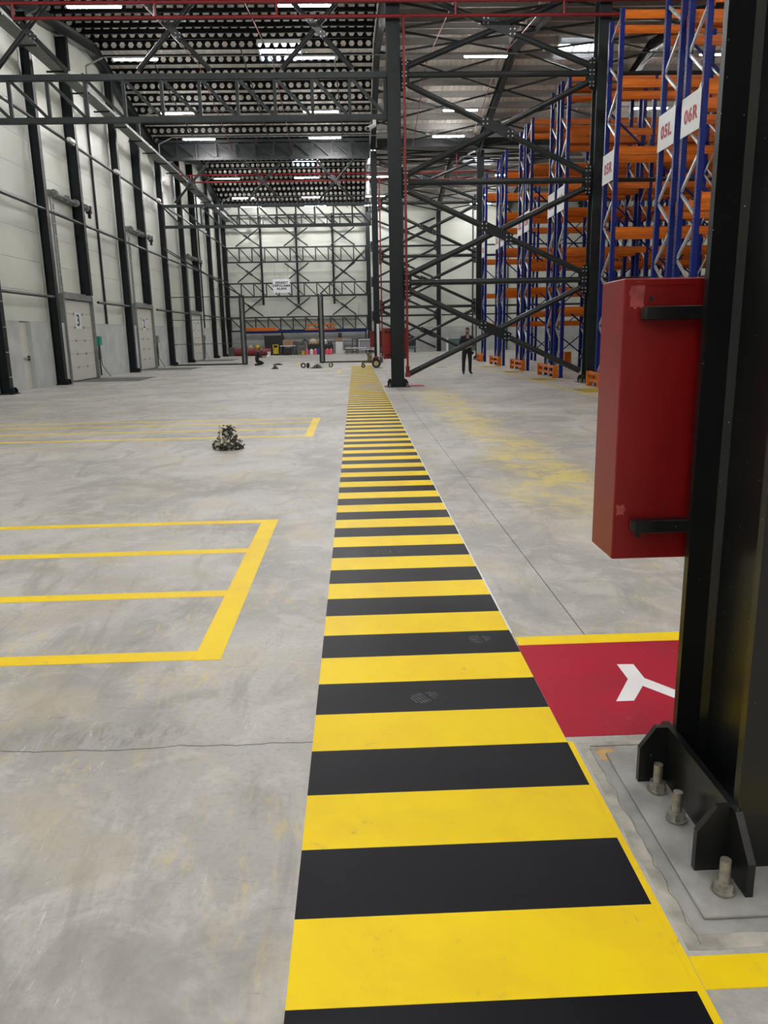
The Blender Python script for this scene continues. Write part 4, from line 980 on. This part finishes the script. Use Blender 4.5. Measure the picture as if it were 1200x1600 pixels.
# ================================================================= CLUTTER ALONG THE BACK
YC = 65.6
t = thing('storage_shelf', 'long blue beam shelf along the back wall holding orange beams', 'shelf', (-4, 66.9, 0))
for z in (1.80,): 
    for y in (66.85, 67.45): MB().bbox(-9.6, 1.0, y-.03, y+.03, z, z+.20, .006).build('beam', 'rack_blue_plain', t)
for x in (-9.5, -6.2, -2.9, .9):
    for y in (66.85, 67.45): MB().bbox(x-.045, x+.045, y-.04+.075, y+.04+.075, .001, 2.0, .004).build('post', 'brace_grey', t)
MB().box(-9.55, .95, 66.885, 67.415, 1.93, 1.95).build('deck', 'galv_dull', t)
for i, (x0, x1, y, z) in enumerate(((-9.5, -6.6, 66.83, 2.001), (-9.4, -6.5, 66.96, 2.001), (-9.3, -6.7, 66.89, 2.142), (-4.2, -1.6, 66.83, 2.001), (-4.1, -1.7, 66.96, 2.001), (-4.0, -1.7, 66.88, 2.38))):
    o = tag(MB().prism([(y, z), (y+.05, z), (y+.05, z+.10), (y+.038, z+.10), (y+.038, z+.14), (y, z+.14)], 'x', x0, x1).build('spare_beam', 'rack_orange'), 'spare orange rack beam lying on the blue back wall shelf', 'rack beam', 'spare orange beams')
    if i == 5:
        tag(MB().bbox(-3.95, -3.85, 66.83, 67.01, 2.1415, 2.3795, .01).bbox(-1.85, -1.75, 66.83, 67.01, 2.1415, 2.3795, .01).build('timber_block', 'rack_orange'), 'orange spacer blocks between the stacked spare beams', 'block')
def P(px_x0, px_x1, Y): return None
# dark board
tag(MB().bbox(-7.60, -5.95, 66.1, 66.18, .02, 1.62, .01).box(-7.5, -7.42, 66.18, 66.38, .001, .9).box(-6.1, -6.02, 66.18, 66.38, .001, .9).build('dark_board', 'ink_black'), 'large black board leaning at the back behind the red drums', 'board')
def drum(x, y, r, L, lab):
    t = thing('drum', lab, 'drum', (x, y, 0), 'red drums lying at the back')
    MB().tube((x-L/2, y, r+.002), (x+L/2, y, r+.002), r, 20).build('shell', 'drum_red', t, True)
    for s in (-.5, -.17, .17, .5): MB().tube((x+s*L-.02, y, r+.002), (x+s*L+.02, y, r+.002), r+.0015, 20).build('hoop', 'drum_red', t, True)
for x, y in ((-9.5, 65.6), (-8.5, 65.55), (-7.5, 65.6)): drum(x, y, .30, .95, 'dark red drum lying on its side below the back truss')
for i, (x, y, r, m) in enumerate(((-9.4, 66.3, .26, 'yellow_machine'), (-8.78, 66.3, .24, 'tan_sack'), (-8.2, 66.3, .24, 'yellow_machine'))):
    tag(MB().lathe([(r, 0), (r*1.05, .05), (r*.9, .72), (r*.5, .84), (.06, .87)], 12, (x, y, .002)).build('sack', m), ['yellow bag behind the red drums next to the corner', 'tan bag behind the red drums', 'yellow bag behind the red drums next to the board'][i], 'bag')
t = thing('compressor', 'yellow machine with hoops standing beside the red drums', 'machine', (-6.62, 65.6, 0))
MB().bbox(-6.80, -6.44, 65.35, 65.8, .12, .62, .04).build('body', 'yellow_machine', t)
MB().path([(-6.80, 65.4, .1), (-6.84, 65.4, .85), (-6.44, 65.4, .85), (-6.40, 65.4, .1)], .03, 8).path([(-6.80, 65.75, .1), (-6.84, 65.75, .85), (-6.44, 65.75, .85), (-6.40, 65.75, .1)], .03, 8).build('hoop', 'yellow_machine', t)
for x in (-6.78, -6.46): MB().tube((x, 65.38, .101), (x, 65.44, .101), .10, 14).build('wheel', 'tyre', t)
t = thing('work_table', 'small white topped table under a brown carton', 'table', (-5.6, 65.6, 0))
MB().bbox(-6.25, -5.0, 65.3, 65.95, .72, .78, .008).build('table_top', 'white_plastic', t)
for x in (-6.18, -5.07):
    for y in (65.37, 65.88): MB().box(x-.03, x+.03, y-.03, y+.03, .001, .7199).build('leg', 'machine_grey', t)
o = tag(MB().bbox(-6.0, -5.2, 65.4, 65.85, .782, 1.22, .01).build('carton', 'cardboard'), 'brown carton standing on the white topped table', 'box')
tag(MB().bbox(-6.0, -5.3, 65.4, 65.9, .002, .6, .03).build('black_crate', 'black_plastic'), 'black crate under the white topped table', 'crate')
t = thing('mixer', 'grey machine with a curved hose between table and pink canisters', 'machine', (-4.55, 65.6, 0))
MB().bbox(-4.85, -4.25, 65.35, 65.85, .15, .75, .05).tube((-4.6, 65.6, .75), (-4.45, 65.6, 1.02), .22, 14).build('body', 'machine_grey', t)
for x in (-4.75, -4.35): MB().box(x-.03, x+.03, 65.4, 65.8, .001, .1499).build('foot', 'machine_grey', t)
MB().path([(-4.5, 65.5, .9), (-4.2, 65.5, 1.25), (-3.95, 65.5, 1.1), (-3.9, 65.5, .6)], .05, 8).build('hose', 'black_plastic', t)
t = tag(MB().bbox(-4.0, -1.9, 66.0, 66.5, .002, .85, .06).build('tarped_pile', 'black_plastic'), 'black tarpaulin covered pile behind the pink canisters', 'pile')
for i, (x, w, h, m, lab) in enumerate(((-3.55, .30, .46, 'tan_sack', 'tan sack on top of the black tarpaulin pile'), (-3.0, .22, .40, 'cardboard', 'brown bag on the black tarpaulin pile'), (-2.55, .20, .34, 'white_plastic', 'white bag on the black tarpaulin pile'), (-2.12, .20, .26, 'machine_grey', 'grey bag on the end of the black tarpaulin pile'))):
    tag(MB().lathe([(w*.8, 0), (w, .08), (w*.95, h*.6), (w*.5, h*.92), (.03, h)], 12, (x, 66.24, .852)).build('sack', m), lab, 'bag')
for i, (x, m) in enumerate(((-4.05, 'pink_plastic'), (-3.68, 'white_plastic'), (-3.35, 'pink_plastic'), (-3.00, 'blue_plastic'), (-2.65, 'pink_plastic'), (-2.35, 'pink_plastic'), (-2.05, 'pink_plastic'))):
    lab = {'pink_plastic': 'pink plastic canister in the row before the black pile', 'white_plastic': 'white plastic canister among the pink ones', 'blue_plastic': 'taller blue plastic canister among the pink ones'}[m]
    h = .56 if m == 'blue_plastic' else .46
    t = thing('canister', lab, 'canister', (x, 65.6, 0), 'pink canisters at the back' if m == 'pink_plastic' else None)
    MB().bbox(x-.14, x+.14, 65.48, 65.74, .002, h*.84, .035).lathe([(.09, 0), (.07, .03), (.05, .05)], 12, (x+.03, 65.6, h*.84)).build('body', m, t)
    MB().lathe([(.045, 0), (.045, .04)], 12, (x+.03, 65.6, h*.84+.051)).build('cap', 'white_plastic', t)
    MB().path([(x-.10, 65.6, h*.84), (x-.09, 65.6, h*.93), (x-.01, 65.6, h*.93)], .014, 6).build('handle', m, t)
t = thing('cabinet', 'tall white cabinet behind the gate post with a carton on top', 'cabinet', (-1.35, 65.6, 0))
MB().bbox(-1.65, -1.05, 65.4, 65.95, .002, 1.02, .01).build('body', 'white_plastic', t); dd = MB().box(-1.62, -1.08, 65.385, 65.3995, .06, .98).build('door', 'white_plastic', t); MB().box(-1.14, -1.12, 65.36, 65.3848, .45, .6).build('handle', 'galvanised', dd)
tag(MB().bbox(-1.62, -1.08, 65.42, 65.9, 1.022, 1.32, .01).build('carton', 'cardboard'), 'brown carton on top of the tall white cabinet', 'box')
tag(MB().bbox(-1.42, -1.12, 65.45, 65.8, 1.323, 1.72, .01).build('carton', 'tape_dark'), 'dark box topping the carton on the white cabinet', 'box')
# furniture: white framed screen, dark frames, planks
t = thing('framed_screen', 'dark bordered screen with a white frame leaning by the dark furniture', 'screen', (1.0, 65.5, 0))
MB().box(.25, 1.55, 65.5, 65.54, .30, 1.20).build('pane', 'screen_grey', t)
f = MB(); f.box(.25, 1.55, 65.46, 65.4995, 1.10, 1.20).box(.25, .33, 65.46, 65.4995, .30, 1.10).box(1.47, 1.55, 65.46, 65.4995, .30, 1.10).box(.33, 1.47, 65.46, 65.4995, .30, .38); f.build('frame', 'white_plastic', t)
f = MB(); f.box(.16, 1.64, 65.50, 65.56, 1.201, 1.29).box(.16, .249, 65.50, 65.56, .02, 1.2).box(1.551, 1.64, 65.50, 65.56, .02, 1.2); f.build('outer_frame', 'black_plastic', t)
for i, (x0, x1, h, m) in enumerate(((-.9, -.36, .72, 'machine_grey'), (-.26, .08, 1.25, 'black_plastic'))):
    t = thing('stacked_frame', ['low grey metal frame left of the screen', 'black upright metal frame next to the screen'][i], 'frame', ((x0+x1)/2, 65.9, 0))
    for x in (x0, x1):
        for y in (65.7, 66.1): MB().box(x-.03, x+.03, y-.03, y+.03, .001, h).build('post', m, t)
    for z in (h-.05, h*.5, .15): MB().box(x0+.031, x1-.031, 65.67, 66.13, z-.03, z+.03).build('rail', m, t)
t = thing('trestle', 'low trestle carrying grey boards in front of the screen', 'trestle', (.2, 64.6, 0))
MB().bbox(-.9, 1.4, 64.35, 64.85, .40, .46, .008).build('board', 'galv_dull', t)
for x in (-.7, .2, 1.2): MB().prism([(64.3, .001), (64.36, .001), (64.56, .399), (64.64, .399), (64.84, .001), (64.9, .001), (64.70, .3995), (64.50, .3995)], 'x', x-.03, x+.03).build('leg', 'machine_rust', t)
tag(MB().bbox(-.8, .9, 64.4, 64.7, .462, .52, .01).build('plank', 'white_plastic'), 'white plank lying on the trestle boards', 'plank')
# dark bench and teal panel behind the standing man
t = thing('dark_bench', 'dark padded bench by the back wall behind the first fire cabinet', 'bench', (4.3, 66.2, 0))
MB().bbox(3.6, 5.1, 65.9, 66.6, .28, .52, .04).build('seat', 'teal_panel', t); MB().bbox(3.6, 5.1, 66.42, 66.62, .525, 1.25, .05).build('backrest', 'black_plastic', t)
for x in (3.7, 5.0):
    for y in (65.98, 66.5): MB().box(x-.04, x+.04, y-.04, y+.04, .001, .2799).build('leg', 'black_plastic', t)
tag(MB().bbox(8.0, 10.4, 67.9, 68.0, .002, 1.05, .01).build('teal_board', 'teal_panel'), 'teal board leaning at the back wall behind the standing man', 'board')
tag(MB().bbox(7.75, 7.93, 67.0, 67.15, .002, 1.12, .01).bbox(7.72, 7.96, 66.95, 67.2, .002, .03, .004).build('white_bollard', 'white_plastic'), 'white upright bollard beside the teal board', 'post')

# more of the jumble along the back
EX = [(-10.3, 65.7, .5, .5, .7, 'machine_grey', 'grey crate in the back corner beside the red drums'), (-5.05, 66.35, .5, .4, 1.12, 'machine_grey', 'grey metal cupboard behind the work table'),
      (-4.45, 66.4, .45, .4, 1.05, 'tape_mid', 'brown chest behind the grey machine with hose'), (1.85, 64.9, .35, .3, .38, 'cardboard', 'small brown carton at the trestle end'),
      (2.2, 66.2, .7, .5, .62, 'machine_grey', 'grey crate right of the framed screen'), (2.3, 66.2, .45, .4, .4, 'tape_dark', 'dark box on the grey crate right of the screen')]
for i, (x, y, w, d, h, m, lab) in enumerate(EX):
    z0 = .002 if i != 5 else .624
    o = thing('storage_crate', lab, 'crate', (x, y, z0))
    MB().bbox(x-w/2, x+w/2, y-d/2, y+d/2, z0, z0+h*.86, .012).build('body', m, o); MB().bbox(x-w/2-.012, x+w/2+.012, y-d/2-.012, y+d/2+.012, z0+h*.861, z0+h, .01).build('lid', m, o)
for i, (x, m, lab) in enumerate(((-7.15, 'white_plastic', 'white paint bucket in front of the yellow machine'), (-4.35, 'yellow_machine', 'yellow paint bucket beside the pink canisters'), (-1.0, 'white_plastic', 'white paint bucket right of the tall white cabinet'))):
    o = thing('paint_bucket', lab, 'bucket', (x, 65.05, 0))
    MB().lathe([(.12, 0), (.145, .30), (.155, .30), (.155, .33), (.14, .33)], 16, (x, 65.05, .002)).build('pail', m, o, True); MB().lathe([(.152, 0), (.152, .015), (.12, .02)], 16, (x, 65.05, .333)).build('lid', 'machine_grey', o)
